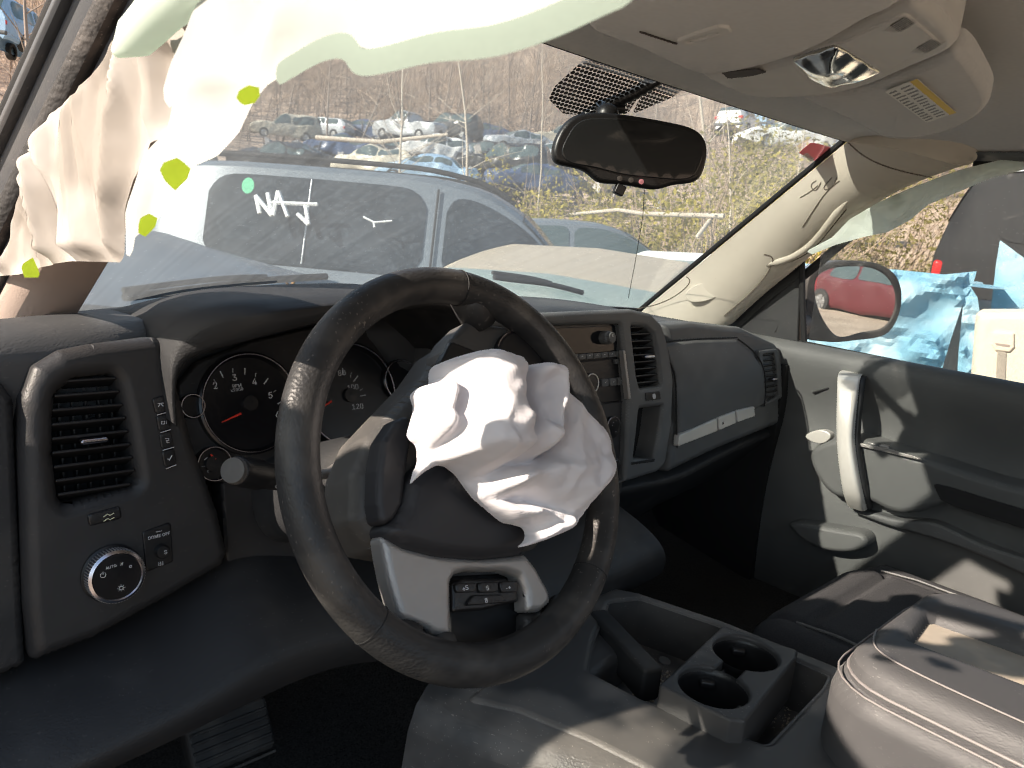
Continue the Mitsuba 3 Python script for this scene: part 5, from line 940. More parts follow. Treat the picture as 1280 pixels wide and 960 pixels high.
# ------------------------------------------------------------------ cars outside
class Car:                                     # x forward, y left, z up, on the ground at z = 0
    def __init__(s, L, W, top, belt, nose=0.0, tumble=0.74, seed=0, dent=0.0):
        s.L, s.W, s.top, s.belt, s.tum, s.seed, s.dent = L, W, PchipInterpolator(*zip(*top)), PchipInterpolator(*zip(*belt)), tumble, seed, dent
    def half(s, x, t):
        """cross-section at station x: t in [0, 7] runs from the sill over the belt line to the roof's middle."""
        x = np.asarray(x, float); w = s.W/2*(1-0.22*np.abs(2*x/s.L)**7-0.05*np.abs(2*x/s.L)**2); zt, zb = s.top(x), np.minimum(s.belt(x), s.top(x)-0.02)
        k = np.clip((zt-zb)/0.40, 0, 1); wt = w*(0.95+(s.tum-0.95)*k)
        P = [(w*0.90, 0.22+0*x), (w*0.98, 0.32+0*x), (w, 0.58+0*x), (w*0.985, zb-0.03), (w*0.955, zb+0.015), (wt, zt-0.055*(0.3+0.7*k)), (wt*0.86, zt-0.012), (0*x, zt+0.018)]
        Y = np.array([p[0] for p in P]); Z = np.array([np.broadcast_to(p[1], x.shape) for p in P]); i = np.clip(np.floor(t).astype(int), 0, 6); f = t-i
        g = np.arange(len(x)) if x.ndim else 0
        return Y[i, g]*(1-f)+Y[i+1, g]*f, Z[i, g]*(1-f)+Z[i+1, g]*f
    def pt(s, x, t, side=1, off=0.0):
        x = np.asarray(x, float); t = np.broadcast_to(np.asarray(t, float), x.shape); sh = x.shape; X, Tt = x.ravel(), t.ravel()
        y, z = s.half(X, Tt); P = np.stack([X, y*side, z], -1)
        if s.dent: P = P+s.dent*(np.stack([meshkit.fbm(P*1.3+k*9, 3, s.seed+k) for k in range(3)], -1)-0.5)*A(0.6, 1, 1.2)
        if off: P = P+off*unit(A(0, side, 0.35)) if off < 1 else P+A(0.0, 0, off-1)
        return P.reshape(*sh, 3)
    def body(s):
        xs = s.L/2*np.sin(np.linspace(-1, 1, 70)*math.pi/2); ts = np.array([0, .5, 1, 1.5, 2, 2.5, 3, 3.5, 4, 4.25, 4.5, 4.75, 5, 5.25, 5.5, 5.75, 6, 6.5, 7]); g, t = np.meshgrid(xs, ts, indexing='ij')
        R, Lf = s.pt(g, t, -1), s.pt(g, t, 1)
        P = np.concatenate([R, Lf[:, -2::-1]], 1)
        m = grid(P)
        ends = []
        for i in (0, -1):
            c = P[i].mean(0); v = np.vstack([P[i], c]); n = len(P[i]); f = np.stack([np.arange(n-1), np.arange(1, n), np.full(n-1, n)], 1)
            ends.append(trimesh.Trimesh(v, f if i else f[:, ::-1], process=False))
        return cat(m, *ends)
    def side_window(s, x0, x1, side, t0=4.10, t1=4.93, minh=0.10, off=0.012, n=24):
        xs = x0+(x1-x0)*(0.5-0.5*np.cos(np.linspace(0, math.pi, n))); ok = (s.top(xs)-0.06-s.belt(xs)) > minh; xs = xs[ok]
        if len(xs) < 3: return None
        g, t = np.meshgrid(xs, np.linspace(0, 1, 10), indexing='ij'); kk = 0.22*np.abs(2*(g-x0)/(x1-x0)-1)**14; t = t0+(t1-t0)*(kk+(1-2*kk)*t); return grid(s.pt(g, t, side, off), flip=side > 0)
    def screen(s, x0, x1, off=0.012, frac=0.9):
        g, t = np.meshgrid(np.linspace(x0, x1, 14), np.linspace(5.0+(1-frac), 7, 9), indexing='ij')
        R, Lf = s.pt(g, t, -1), s.pt(g, t, 1); P = np.concatenate([R, Lf[:, -2::-1]], 1)
        m = grid(P); n = np.array(m.vertex_normals).reshape(P.shape); n = n*np.sign(n[..., 2:3]+1e-9); return grid(P+n*off)
def wheelmesh(r=0.33, w=0.21):
    t = lathe([(r*0.62, -w/2), (r*0.95, -w/2), (r, -w*0.35), (r, w*0.35), (r*0.95, w/2), (r*0.62, w/2)], 32)
    rm = cat(lathe([(r*0.63, w*0.40), (r*0.55, w*0.30), (r*0.18, w*0.34), (0.001, w*0.36)], 32), [mv(box3((r*0.15, -0.03, w*0.30), (r*0.60, 0.03, w*0.40)), (0, 0, 0), rot((0, 0, 1), a)) for a in range(0, 360, 72)])
    return t, rm
TY, RM = wheelmesh(); PTY, PRM = mikit.ply(TY, 'tyre', 40), mikit.ply(RM, 'wheel_rim', 40)
KINDS = {
 'sedan': dict(L=4.75, W=1.80, top=[(-2.4, .72), (-2.3, .95), (-1.75, 1.02), (-1.05, 1.38), (-0.5, 1.43), (0.0, 1.44), (0.35, 1.38), (1.1, 1.0), (2.1, .84), (2.4, .62)], belt=[(-2.4, .80), (-1.5, .95), (1.1, .93), (2.4, .70)], win=[(-1.25, -0.42), (-0.34, 0.75)], ws=(0.42, 1.05), rw=(-1.68, -1.10)),
 'suv': dict(L=4.95, W=1.92, top=[(-2.48, .9), (-2.40, 1.35), (-2.2, 1.72), (-1.6, 1.785), (-0.5, 1.80), (-0.05, 1.75), (0.25, 1.62), (0.85, 1.14), (2.1, 1.0), (2.48, .70)], belt=[(-2.48, 1.0), (1.2, 1.03), (2.48, .80)], win=[(-2.02, -0.50), (-0.36, 1.0)], ws=(0.30, 0.82), rw=(-2.42, -2.22)),
 'hatch': dict(L=4.2, W=1.75, top=[(-2.1, .8), (-2.05, 1.1), (-1.7, 1.38), (-1.0, 1.47), (0.0, 1.48), (0.35, 1.42), (1.0, 1.02), (1.8, .88), (2.1, .65)], belt=[(-2.1, .9), (1.0, .96), (2.1, .72)], win=[(-1.5, -0.5), (-0.42, 0.7)], ws=(0.42, 0.96), rw=(-2.0, -1.72)),
 'pickup': dict(L=5.4, W=1.95, top=[(-2.7, .95), (-2.6, 1.12), (-0.6, 1.14), (-0.5, 1.2), (-0.42, 1.74), (0.1, 1.80), (0.55, 1.74), (1.15, 1.22), (2.5, 1.10), (2.7, .8)], belt=[(-2.7, 1.05), (1.1, 1.16), (2.7, .9)], win=[(-0.36, 0.30), (0.36, 0.85)], ws=(0.62, 1.12), rw=(-0.5, -0.43)),
}
CARPLY = {}
def car(name, kind, paint, pos, head, label, category='car', group=None, glass='car_glass', dent=0.0, wheels=True, seed=0, roll=0.0, pitch=0.0, lights=True, body_label=None, wlist=None, skip_screen=False):
    k = KINDS[kind]; c = Car(k['L'], k['W'], k['top'], k['belt'], seed=seed, dent=dent); t = thing(name, label, category, group)
    Mx = T().translate(list(map(float, pos))).rotate([0, 0, 1], head).rotate([1, 0, 0], roll).rotate([0, 1, 0], pitch)
    ck = (kind, dent, seed, tuple(wlist or ()))
    if ck not in CARPLY:
        Ws = [c.side_window(a, b, sd) for a, b in (wlist or k['win']) for sd in (1, -1)]
        Sc = [c.screen(*k['ws']), c.screen(*k['rw'])]
        Li = [mv(rbox(0.12, 0.34, 0.12, 0.03), (k['L']/2*0.975, y, 0.68)) for y in (0.58, -0.58)], [mv(rbox(0.10, 0.26, 0.16, 0.03), (-k['L']/2*0.975, y, 0.82)) for y in (0.62, -0.62)]
        pd = lambda m, s=True: mikit.ply(m, 'tyre', s)
        CARPLY[ck] = pd(c.body(), 35), [pd(w) for w in Ws if w is not None], [pd(x) for x in Sc], [[pd(x, 40) for x in L] for L in Li], pd(cat(mv(rbox(0.16, 1.5, 0.16, 0.05), (k['L']/2*0.98, 0, 0.42)), mv(rbox(0.16, 1.5, 0.16, 0.05), (-k['L']/2*0.98, 0, 0.46))), 40)
    B, Ws, Sc, Li, Bu = CARPLY[ck]
    def put(n, p, m, M=Mx): scene[key(n, t)] = {**p, 'bsdf': {'type': 'ref', 'id': m}, 'to_world': M}
    put('body', B, paint)
    for w in Ws: put('window', w, glass)
    if not skip_screen: put('windshield', Sc[0], glass); put('rear_window', Sc[1], glass)
    if lights:
        for x in Li[0]: put('headlight', x, 'white_lens')
        for x in Li[1]: put('tail_light', x, 'red_lens')
        put('bumper', Bu, 'grey_plastic')
    if wheels:
        for x in (0.295*k['L'], -0.29*k['L']):
            for s in (1, -1):
                W = Mx @ T().translate([x, s*(k['W']/2-0.10), 0.33]).rotate([1, 0, 0], -90*s)
                scene[kk := key('wheel', t)] = {**PTY, 'to_world': W}; scene[kk+'__rim'] = {**PRM, 'to_world': W}
    return t, c, np.array(Mx.matrix)
def gz(P): return float(hill(np.array([P[0]]), np.array([P[1]]))[0])

# the blue-grey people carrier right in front, its side towards us
HEAD = -45.0
sp0 = deep(455, 262, 5.0); svh = math.radians(HEAD); fwd = A(math.cos(svh), math.sin(svh), 0); lat = A(-math.sin(svh), math.cos(svh), 0)
sc0 = A(sp0[0], sp0[1], 0)+fwd*0.74+lat*0.96
suv, sc_, SM = car('parked_suv', 'suv', 'suv_paint', (sc0[0], sc0[1], GZ+0.0), HEAD, 'dusty blue-grey people carrier just ahead with white letters painted on its long side window', 'car', None, 'grimy_glass', wlist=[(-1.86, -0.36), (-0.22, 0.78)], lights=True)
Fv = Frame(sc0-lat*0.935+A(0, 0, 1.35), fwd, A(0, 0, 1)+lat*0.30)
def onsuv(px): 
    u = Fv.uv(px, 0.03); return Fv.p3(np.column_stack([u, np.full(len(u), 0.03)]))
zp = lambda pts: [(300+x/3.765, 130+y/3.765) for x, y in pts]
add('painted_letters', cat([tube(onsuv(zp(spl(s, 12, False) if len(s) > 2 else s)), 0.014, 6) for s in ([(93, 515), (75, 430)], [(75, 430), (150, 525)], [(150, 525), (130, 418)], [(155, 525), (180, 410)], [(180, 410), (225, 530)], [(152, 463), (250, 468), (365, 472)], [(308, 475), (322, 566)], [(322, 566), (270, 516)])]), 'white_paint_pen', suv, label='white hand painted letters NAJ')
u = Fv.at(310, 232, 0.03); add('green_sticker', Fv.mesh(mv(scl(trimesh.creation.cylinder(0.045, 0.006, sections=20), [0.9, 1.2, 1]), u)), 'green_sticker', suv)
def suvline(px, r, m, n): return add(n, tube(onsuv(spl(px, 20, False)), r, 6), m, suv, True)
rk = [sc_.pt(np.linspace(-1.9, 0.2, 20), 6.0, -1)+A(0, 0, 0.05), sc_.pt(np.linspace(-1.9, 0.2, 20), 6.0, 1)+A(0, 0, 0.05)]
tw = lambda P: P @ SM[:3, :3].T+SM[:3, 3]
for r_ in rk: add('roof_rack', tube(tw(r_), 0.018, 8), 'matte_black', suv, True)
u = sc_.pt(np.full(8, -1.155), np.linspace(4.12, 4.92, 8), -1, 0.016); add('window_divider', tube(tw(u), 0.007, 6), 'silver_paint', suv, True)
u = sc_.pt(np.array([-0.29, -0.29]), np.array([4.0, 4.95]), -1, 0.02); add('pillar_seam', tube(tw(u), 0.008, 6), 'matte_black', suv)
gr = np.random.default_rng(5)
add('window_light', cat([tube(onsuv([(448+dx, 263+dy), (462+dx, 270+dy), (484+dx, 268+dy)]), 0.007, 5) for dx, dy in ((6, 8),)]+[tube(onsuv([(467, 278), (468, 284)]), 0.007, 5)]), 'white_paint_pen', suv)

# sedan beyond it, the tan one beside our right fender, the white one behind that
bp = deep(735, 300, 11.5); car('parked_sedan', 'sedan', 'suv_paint', (bp[0], bp[1], gz(bp)+0.18), -38, 'blue-grey sedan behind the people carrier, only its cabin showing', group=None)
gh = 28.0; gp = deep(690, 342, 4.0)+1.1*A(math.cos(math.radians(gh)), math.sin(math.radians(gh)), 0)
car('parked_sedan', 'sedan', 'gold_paint', (gp[0], gp[1], GZ-0.03), gh, 'dusty tan sedan beside the hood, seen over its rear window and roof', glass='pale_glass', pitch=-3.5)
wp_ = deep(880, 330, 8.5); car('parked_sedan', 'sedan', 'white_paint', (wp_[0], wp_[1], GZ-0.05), 225, 'white sedan facing us behind the tan one near the right pillar', glass='pale_glass')

# a wreck wrapped in blue plastic beyond the passenger window
tp = thing('tarp_wrapped_wreck', 'wreck wrapped in bright blue plastic sheeting outside the passenger window', 'wreck')
def facing(x, y, dist):
    P = deep(x, y, dist); d = unit((P-CAM)*A(1, 1, 0)); return Frame(P, np.cross(d, (0, 0, 1)), (0, 0, 1))
FT = facing(1110, 400, 4.4)
def sheet(px, amp, f, seed, parent, m, name='plastic_sheet', dn=0.0, label=None, st=0.035):
    g = clothmesh(FT, px, (0, 0, 1), amp, f, st, seed, dn); return add(name, g, m, parent, 18, label=label)
sheet([(985, 340), (1030, 335), (1120, 337), (1180, 343), (1222, 339), (1214, 360), (1206, 372), (1190, 420), (1172, 480), (1160, 560), (985, 560)], 0.15, 4.5, 31, tp, 'blue_tarp')
sheet([(1205, 345), (1222, 372), (1226, 400), (1216, 470), (1205, 560), (1192, 560), (1198, 440), (1204, 380)], 0.07, 7, 33, tp, 'blue_tarp')
sheet([(1238, 392), (1245, 330), (1250, 300), (1290, 330), (1400, 380), (1400, 470), (1260, 470), (1235, 440)], 0.12, 3, 35, tp, 'blue_tarp', dn=-0.3)
add('wreck_core', FT.mesh(mv(rbox(2.6, 1.15, 1.5, 0.2), (0.35, -0.45, -1.1))), 'brown_trim', tp, 40, label='brown crumpled side of the wreck between the plastic sheets')
qx, qz = np.meshgrid(np.linspace(-0.75, 0.55, 30), np.linspace(0, -1.6, 20))
add('plastic_top', FT.mesh(grid(np.stack([qx, 0.22+0.04*meshkit.fbm(np.stack([qx*4, qz*4, 0*qx], -1), 3, 4), qz], -1))), 'blue_tarp', tp, True)
vr_ = A(0.2, -0.98, 0); dk = deep(1165, 300, 7.0)+vr_*2.45
van, vc_, VM = car('parked_van', 'suv', 'dull_black', (dk[0]+0.9, dk[1]+0.15, 0.62), -78.0, 'black van with a white roof standing on higher ground behind the blue wrapped wreck', 'van', None, 'dull_black')
vm = vc_.screen(-2.1, 0.35, 0.02, 1.0); vm.vertices = np.asarray(vm.vertices) @ VM[:3, :3].T+VM[:3, 3]; add('roof', vm, 'white_paint', van, True, label='white roof')
FS = facing(1262, 430, 3.0)
st_ = thing('loose_seat', 'cream leather car seat standing outside the passenger window', 'car seat')
def fsp(px, w=0.0, r=0.02): return smoothpoly(FS.uv(px, w), r)
add('backrest', FS.mesh(puff(fsp([(1219, 393), (1226, 388), (1330, 388), (1345, 480), (1350, 640), (1212, 640), (1213, 470)]), 0.035, 0.16, 0.02, inner=0.04)), 'cream_leather', st_)
add('headrest', FS.mesh(mv(puff(fsp([(1254, 386), (1262, 375), (1300, 372), (1330, 380), (1330, 386)]), 0.02, 0.12, 0.02), (0, 0, -0.02))), 'cream_leather', st_)
bp_ = add('belt_guide', FS.mesh(mv(puff(fsp([(1241, 414), (1268, 416), (1268, 434), (1262, 440), (1244, 438), (1239, 430)], 0, 0.006), 0.006, 0.015, 0.006, inner=0.02), (0, 0, 0.012))), 'cream_leather', st_)
add('guide_slot', FS.mesh(mv(puff(fsp([(1244, 428), (1263, 431), (1262, 434), (1245, 431)], 0, 0.001), 0.0005, 0.002, 0.006), (0, 0, 0.0135))), 'brown_trim', bp_)
add('belt', FS.mesh(mv(puff(fsp([(1247, 436), (1258, 438), (1254, 560), (1240, 560)], 0, 0.002), 0.001, 0.004, 0.02), (0, 0, 0.006))), 'tray_beige', st_)
sb0 = FS.p3(np.array([0.05, -0.6, -0.1])); add('seat_base', mv(rbox(0.5, 0.5, max(0.2, sb0[2]-GZ), 0.05), (sb0[0], sb0[1], (sb0[2]+GZ)/2)), 'cream_leather', st_)

# red car seen in the side mirror, others behind us
rd = unit(2*(mn @ unit(CAM-mcn))*mn-unit(CAM-mcn))
rc0 = mcn+unit(rd*A(1, 1, 0))*18; rcar, rc_, RMx = car('wrecked_car', 'sedan', 'red_paint', (rc0[0]+0.9, rc0[1]-0.6, GZ), 60, 'crashed red sedan with white marks on its windows, seen in the door mirror', 'car', None, 'car_glass', dent=0.12, seed=3)
b2 = mcn+unit(rd*A(1, 1, 0))*15+A(-4.2, -0.5, 0); car('parked_car', 'hatch', 'navy_paint', (b2[0], b2[1], GZ), 80, 'dark blue hatchback at the left edge of the door mirror', 'car')

# ------------------------------------------------------------------ junk cars along the foot of the hill
paints = {'silver': 'silver_paint', 'tan': 'tan_paint', 'white': 'white_paint', 'black': 'black_paint', 'navy': 'navy_paint', 'light blue': 'sky_paint'}
JUNK = [(356, 158, 56, 'suv', 'tan', 200, 'tan estate with its nose torn open, far left of the junk row', 0.35), (408, 160, 57, 'hatch', 'silver', 160, 'small silver hatchback second from the left in the junk row', 0.1), (455, 163, 58, 'sedan', 'navy', 170, 'dark blue sedan with a light blue panel in the junk row', 0.3),
        (512, 158, 52, 'pickup', 'silver', 150, 'silver pickup wreck raised high in the middle of the junk row', 0.25), (560, 158, 55, 'suv', 'black', 165, 'black off-roader right of the silver pickup in the junk row', 0.25), (605, 168, 58, 'sedan', 'navy', 190, 'dark sedan behind the thin pale tree in the junk row', 0.3),
        (500, 192, 46, 'sedan', 'black', 175, 'black wreck in the lower row below the silver pickup', 0.35), (430, 186, 46, 'sedan', 'navy', 185, 'flattened dark wreck in the lower row at the left', 0.45), (580, 196, 45, 'suv', 'black', 165, 'dark wreck in the lower row beside the pale tree', 0.35), (650, 178, 50, 'sedan', 'silver', 200, 'grey wreck right of the pale tree in the junk row', 0.3),
        (925, 156, 42, 'hatch', 'white', 60, 'white hatchback with red tail lights up the slope right of the mirror', 0.05), (948, 152, 47, 'suv', 'light blue', 70, 'blue car body beside the white hatchback on the slope', 0.15), (985, 172, 36, 'sedan', 'white', 190, 'crushed white wreck near the upper right windshield corner', 0.4),
        (700, 172, 56, 'suv', 'tan', 190, 'brown wreck just left of the rear view mirror', 0.3), (20, 40, 30, 'suv', 'light blue', 100, 'light blue covered car left of the windshield pillar', 0.1)]
for i, (x, y, d, kd, cl, hd, lb, dn) in enumerate(JUNK):
    P = deep(x, y, d); g0 = gz(P); h = {'suv': 0.9, 'pickup': 0.9, 'sedan': 0.7, 'hatch': 0.75}[kd]
    car('junk_car', kd, paints[cl], (P[0], P[1], P[2]-h), -45+hd, lb, 'car', 'wrecked cars stacked at the foot of the hill', dent=dn, seed=i % 4, wheels=True, lights=dn < 0.2, roll=(i*37 % 9-4)*1.0)
LOW = [(352, 196, 37, 'sedan', 'black', 185, 'burnt looking wreck low behind the roof rack of the people carrier', 0.4), (470, 205, 36, 'hatch', 'tan', 160, 'tan crushed hatchback in the lower row', 0.4), (535, 214, 35, 'sedan', 'light blue', 175, 'pale blue crushed sedan in the lower row', 0.4), (545, 186, 44, 'hatch', 'white', 200, 'white crumpled hatchback between the two rows', 0.4),
       (630, 205, 40, 'suv', 'black', 165, 'dark wreck just right of the thin pale tree', 0.35), (665, 222, 38, 'sedan', 'navy', 190, 'dark blue wreck nearest the yellow shrubs', 0.35), (690, 196, 46, 'hatch', 'silver', 170, 'silver wreck low beside the rear view mirror', 0.35)]
for i, (x, y, d, kd, cl, hd, lb, dn) in enumerate(LOW):
    P = deep(x, y, d); car('junk_car', kd, paints[cl], (P[0], P[1], P[2]-0.75), -45+hd, lb, 'car', 'wrecked cars stacked at the foot of the hill', dent=dn, seed=i % 4, wheels=i % 2 == 0, lights=False, roll=(i*53 % 11-5)*1.5)
# banks of earth and scrap that the wrecks stand on
def heap(cx, cy, w, h, n, seed):
    r = np.random.default_rng(seed); out = []
    for _ in range(n):
        P = deep(cx+r.normal(0, w), cy+abs(r.normal(0, h)), r.uniform(43, 56)); s = r.uniform(0.15, 0.9)
        b = box3((-s, -s*r.uniform(0.1, 0.7), -s*0.15), (s, s*r.uniform(0.1, 0.6), s*r.uniform(0.05, 0.4))); b.vertices = b.vertices+r.normal(0, 0.12*s, b.vertices.shape)
        out.append(mv(b, P, rot(r.normal(size=3), r.uniform(0, 180))))
    return cat(out)
struct('scrap', cat(heap(500, 190, 110, 18, 420, 1), heap(560, 215, 110, 16, 260, 2)), 'scrap_metal', False, 'stuff', 'tangled scrap metal lying under and between the junk row', 'scrap')

# ------------------------------------------------------------------ woods
def limb(p0, d, L, r, r2, sides=4, bend=0.15, n=4, rg=rng):
    d = unit(d); P = [np.array(p0)]
    for i in range(n): d = unit(d+rg.normal(0, bend, 3)*A(1, 1, 0.6)); P.append(P[-1]+d*L/n)
    return tube(P, np.linspace(r, r2, n+1), sides, cap=False), np.array(P), d
def baretree(base, H, r, rg, nb=16, twigs=4, lean=(0, 0), sides=4, n0=6):
    tr, P, d = limb(base, (lean[0], lean[1], 1), H, r, r*0.15, sides+2, 0.05, n0, rg); tw_ = []
    for i in range(nb):
        t = 0.25+0.75*rg.uniform(); p = P[0]+(P[-1]-P[0])*0; k = t*(len(P)-1); j = min(int(k), len(P)-2); p = P[j]+(P[j+1]-P[j])*(k-j)
        a = rg.uniform(0, 6.283); L = H*(0.42-0.28*t)*rg.uniform(0.6, 1.2)
        b, Q, e = limb(p, (math.cos(a), math.sin(a), rg.uniform(0.4, 1.3)), L, r*0.35*(1-t*0.7), r*0.04, sides-1, 0.18, 3, rg); tw_.append(b)
        for _ in range(twigs):
            q = Q[rg.integers(1, len(Q))]; a2 = rg.uniform(0, 6.283)
            tw_.append(limb(q, e+0.9*A(math.cos(a2), math.sin(a2), rg.uniform(-0.2, 0.6)), L*rg.uniform(0.25, 0.5), r*0.07, r*0.02, 3, 0.1, 2, rg)[0])
    return tr, cat(tw_)
rw = np.random.default_rng(21); V1, V2 = [], []
def clump(seed):
    rg = np.random.default_rng(seed); a, b = zip(*[baretree((rg.normal(0, 5), rg.normal(0, 5), 0), rg.uniform(5, 12), rg.uniform(0.035, 0.10), rg, 24, 7, (rg.normal(0, .12), rg.normal(0, .12)), sides=4, n0=4) for _ in range(6)])
    return cat(a), cat(b)
protos = [clump(100+i) for i in range(6)]
for i, (a, b) in enumerate(protos):
    scene[f'wood_group_{i}'] = {'type': 'shapegroup', 'trunks': mikit.ply(a, 'bark_wood', True), 'twigs': mikit.ply(b, 'twig_brown', False)}
n_w = 0
while n_w < 1000:
    az = math.radians(rw.uniform(-25, 125)); r = rw.uniform(62, 172)
    x, y = r*math.sin(az), r*math.cos(az); s = rw.uniform(0.6, 1.25)
    n_w += 1
    scene[f'woods__{n_w:03d}'] = {'type': 'instance', 'g': {'type': 'ref', 'id': f'wood_group_{n_w % 6}'}, 'to_world': T().translate([x, y, float(hill(np.array([x]), np.array([y]))[0])-0.3]).rotate([0, 0, 1], rw.uniform(0, 360)).scale([s, s, s*rw.uniform(0.9, 1.3)])}
labels['woods'] = {'kind': 'stuff', 'label': 'bare brown winter woods covering the hillside', 'category': 'woods'}
# undergrowth: thin stems with last leaves, on the slope to the right
def leafcloud(c, R, n, size, rg):
    u = rg.normal(size=(n, 3)); u /= np.linalg.norm(u, axis=1, keepdims=True); p = c+u*R*rg.uniform(0.2, 1, (n, 1))**0.6
    a = rg.normal(size=(n, 3)); a /= np.linalg.norm(a, axis=1, keepdims=True); b = np.cross(a, rg.normal(size=(n, 3))); b /= np.linalg.norm(b, axis=1, keepdims=True); s = size*rg.uniform(0.5, 1.3, (n, 1))
    V = np.stack([p-a*s, p+b*s*0.5, p+a*s, p-b*s*0.5], 1).reshape(-1, 3); i = np.arange(n)*4
    return trimesh.Trimesh(V, np.vstack([np.stack([i, i+1, i+2], 1), np.stack([i, i+2, i+3], 1)]), process=False)
def shrub(x, y, d, H, W, leaf, label, n=420, group=None, seed=0):
    H, W = H*1.15, W*1.15
    rg = np.random.default_rng(seed); P = deep(x, y, d); b = A(P[0], P[1], gz(P)); b[2] = min(b[2], P[2]-0.2); t = thing('shrub', label, 'shrub', group); st = []
    for _ in range(26): a = rg.uniform(0, 6.28); st.append(limb(b+A(math.cos(a), math.sin(a), 0)*W*0.25, (math.cos(a)*0.45, math.sin(a)*0.45, 1), H*rg.uniform(0.6, 1.15), 0.022, 0.004, 4, 0.14, 5, rg)[0])
    add('stems', cat(st), 'twig_brown', t, False)
    add('leaves', cat([leafcloud(b+A(rg.normal(0, W*0.35), rg.normal(0, W*0.35), H*rg.uniform(0.1, 0.95)), W*0.30, n//12, 0.05, rg) for _ in range(12)]), leaf, t, False)
SH = [(640, 232, 17, 2.0, 1.8, 'leaf_yellow', 'yellow leaved shrub between the pale tree and the blue-grey sedan'), (700, 240, 18, 2.4, 1.8, 'leaf_yellow', 'bright yellow shrub above the blue-grey sedan'), (760, 262, 15, 2.2, 2.0, 'leaf_olive', 'olive brown shrub under the rear view mirror'), (830, 268, 14, 2.2, 2.2, 'leaf_olive', 'olive shrub left of the long fallen pole'),
      (890, 250, 15, 3.2, 2.0, 'leaf_olive', 'tall olive shrub right of the rear view mirror'), (940, 235, 16, 3.4, 2.0, 'leaf_yellow', 'yellow green shrub below the white hatchback'), (985, 225, 15, 3.2, 2.0, 'leaf_olive', 'olive shrub just left of the right windshield pillar'), (910, 200, 24, 3.0, 2.2, 'leaf_yellow', 'yellowish shrub on the slope under the white hatchback'), (980, 150, 34, 4.0, 2.6, 'leaf_yellow', 'yellow tree like shrub beside the crushed white wreck'), (860, 225, 22, 3.0, 2.4, 'leaf_olive', 'olive brush behind the right end of the rear view mirror')]
SH += [(735, 250, 12, 1.6, 1.6, 'leaf_yellow', 'low yellow brush directly right of the blue-grey sedan roof'), (790, 246, 19, 2.6, 2.2, 'leaf_yellow', 'yellow brush under the left half of the rear view mirror'), (865, 270, 12, 2.0, 1.8, 'leaf_yellow', 'yellow green brush close behind the fallen pole'), (915, 262, 12, 2.4, 1.8, 'leaf_olive', 'olive brush close behind the right end of the fallen pole'), (958, 252, 12, 2.6, 1.8, 'leaf_yellow', 'yellow olive brush close to the right windshield edge'), (1000, 200, 18, 3.4, 2.0, 'leaf_olive', 'olive brush right under the red windshield sticker'),
       (590, 236, 20, 1.8, 2.0, 'leaf_olive', 'olive scrub at the foot of the thin pale tree'), (1040, 292, 15, 3.0, 2.6, 'leaf_olive', 'dull olive brush seen through the front of the passenger window'), (1085, 300, 17, 3.2, 3.0, 'leaf_olive', 'dull brush above the door mirror'), (1130, 302, 15, 2.8, 2.6, 'leaf_olive', 'dull brush left of the black van'), (1105, 285, 24, 4.0, 3.2, 'leaf_olive', 'taller brown brush farther off above the door mirror')]
for i, s_ in enumerate(SH): shrub(*s_, seed=50+i, n=1500)
def tree(x, y, d, H, r, label, m='bark_pale', nb=14, lean=(0, 0), seed=0, tw=4):
    P = deep(x, y, d); b = A(P[0], P[1], min(gz(P), P[2])-0.1); t = thing('bare_tree', label, 'tree'); tr, br = baretree(b, H, r, np.random.default_rng(seed), nb, tw, lean, 5, 8)
    add('trunk', tr, m, t, True); add('branches', br, m, t, False)
tree(598, 226, 18, 6.2, 0.055, 'thin pale bare tree standing in front of the junk row', lean=(-0.10, 0.06), seed=5, nb=16)
tree(925, 290, 12, 4.5, 0.03, 'slender bare sapling right of the rear view mirror', lean=(0.03, 0), seed=6, nb=9)
tree(985, 280, 13, 4.6, 0.035, 'bare grey sapling next to the right pillar', lean=(-0.08, 0), seed=8, nb=9)
tree(678, 262, 16, 5.4, 0.03, 'thin grey sapling left of the rear view mirror', seed=9, nb=9)
tree(505, 180, 30, 9, 0.07, 'grey bare tree behind the silver pickup wreck', seed=12, nb=16)
tree(880, 200, 24, 9, 0.08, 'bare tree rising behind the right end of the rear view mirror', seed=14, nb=16)
tree(35, 60, 22, 9, 0.10, 'bare tree left of the windshield pillar', 'bark_wood', seed=16, nb=22)
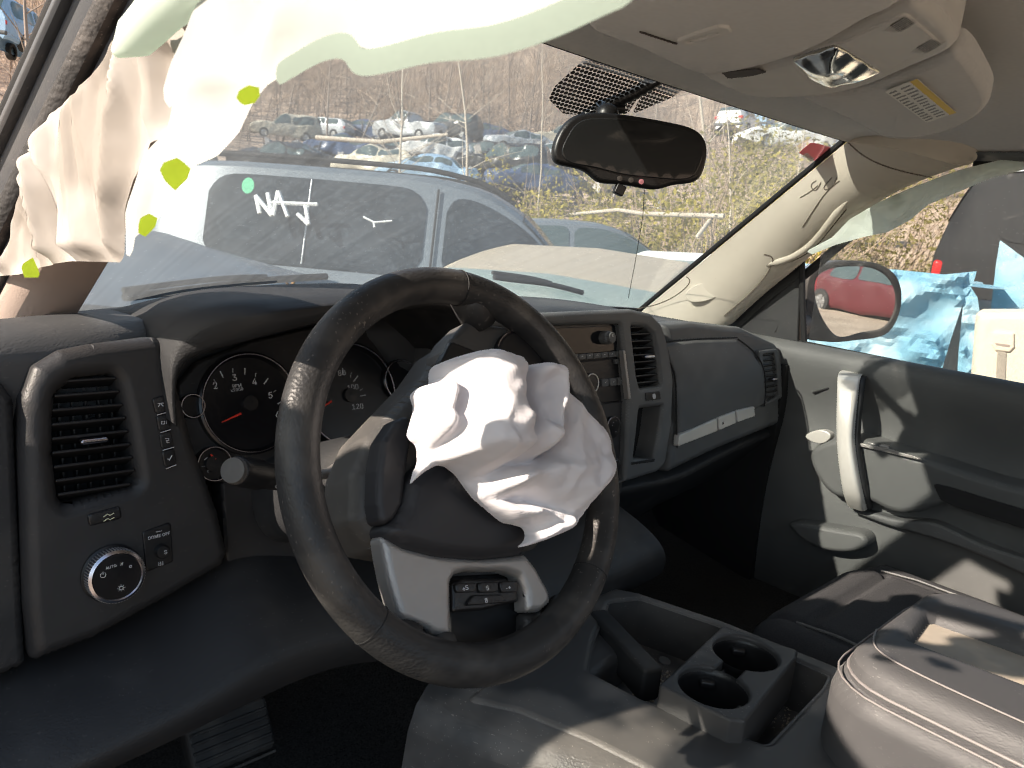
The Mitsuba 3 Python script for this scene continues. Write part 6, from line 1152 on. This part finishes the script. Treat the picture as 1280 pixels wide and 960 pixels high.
fp = key('fallen_pole'); a, b = deep(712, 268, 11.5), deep(905, 270, 10.0); scene[fp] = mikit.ply(tube([a, (a*0.66+b*0.34)+A(0, 0, 0.07), (a+b)/2+A(0, 0, 0.02), b], [0.022, 0.028, 0.03, 0.034], 8), 'bark_pale', True); labels[fp] = {'label': 'pale fallen pole lying level across the brush right of centre', 'category': 'pole'}
fp = key('fallen_branch'); a, b = deep(890, 272, 10.2), deep(872, 296, 9.8); scene[fp] = mikit.ply(tube([a, b], [0.028, 0.03], 8), 'bark_pale', True); labels[fp] = {'label': 'short broken branch leaning under the fallen pole', 'category': 'branch'}
fp = key('fallen_log'); a, b = deep(395, 172, 42), deep(560, 168, 40); scene[fp] = mikit.ply(tube([a, (a+b)/2-A(0, 0, 0.3), b], [0.13, 0.12, 0.08], 8), 'bark_pale', True); labels[fp] = {'label': 'long pale log lying in front of the junk row', 'category': 'log'}

# dry grass and weeds over the yard
gm = []
for g in range(3):
    r = np.random.default_rng(60+g); V, Fq = [], []
    for b in range(70):
        a, q, h = r.uniform(0, 6.28), r.normal(0, 0.35, 2), r.uniform(0.12, 0.5); w = A(math.cos(a), math.sin(a), 0)*0.008; l = A(r.normal(0, 0.12), r.normal(0, 0.12), h); o = A(q[0], q[1], 0); n = len(V)
        V += [o-w, o+w, o+l*0.6+w*0.7, o+l*0.6-w*0.7, o+l*A(1.3, 1.3, 1)]; Fq += [(n, n+1, n+2), (n, n+2, n+3), (n+3, n+2, n+4)]
    scene[f'grass_group_{g}'] = {'type': 'shapegroup', 'blades': mikit.ply(trimesh.Trimesh(V, Fq, process=False), 'dry_grass_blade', False)}
rg_ = np.random.default_rng(77)
for i in range(1300):
    az = math.radians(rg_.uniform(0, 120)); r = 4.5+34*rg_.uniform()**0.8; x, y = r*math.sin(az), r*math.cos(az); q = rg_.uniform(0.6, 1.7)
    scene[f'dry_grass__{i+1:03d}'] = {'type': 'instance', 'g': {'type': 'ref', 'id': f'grass_group_{i % 3}'}, 'to_world': T().translate([x, y, float(hill(np.array([x]), np.array([y]))[0])-0.02]).rotate([0, 0, 1], rg_.uniform(0, 360)).scale([q, q, q*rg_.uniform(0.7, 1.2)])}
labels['dry_grass'] = {'kind': 'stuff', 'label': 'dry straw coloured grass and weeds over the yard', 'category': 'grass'}
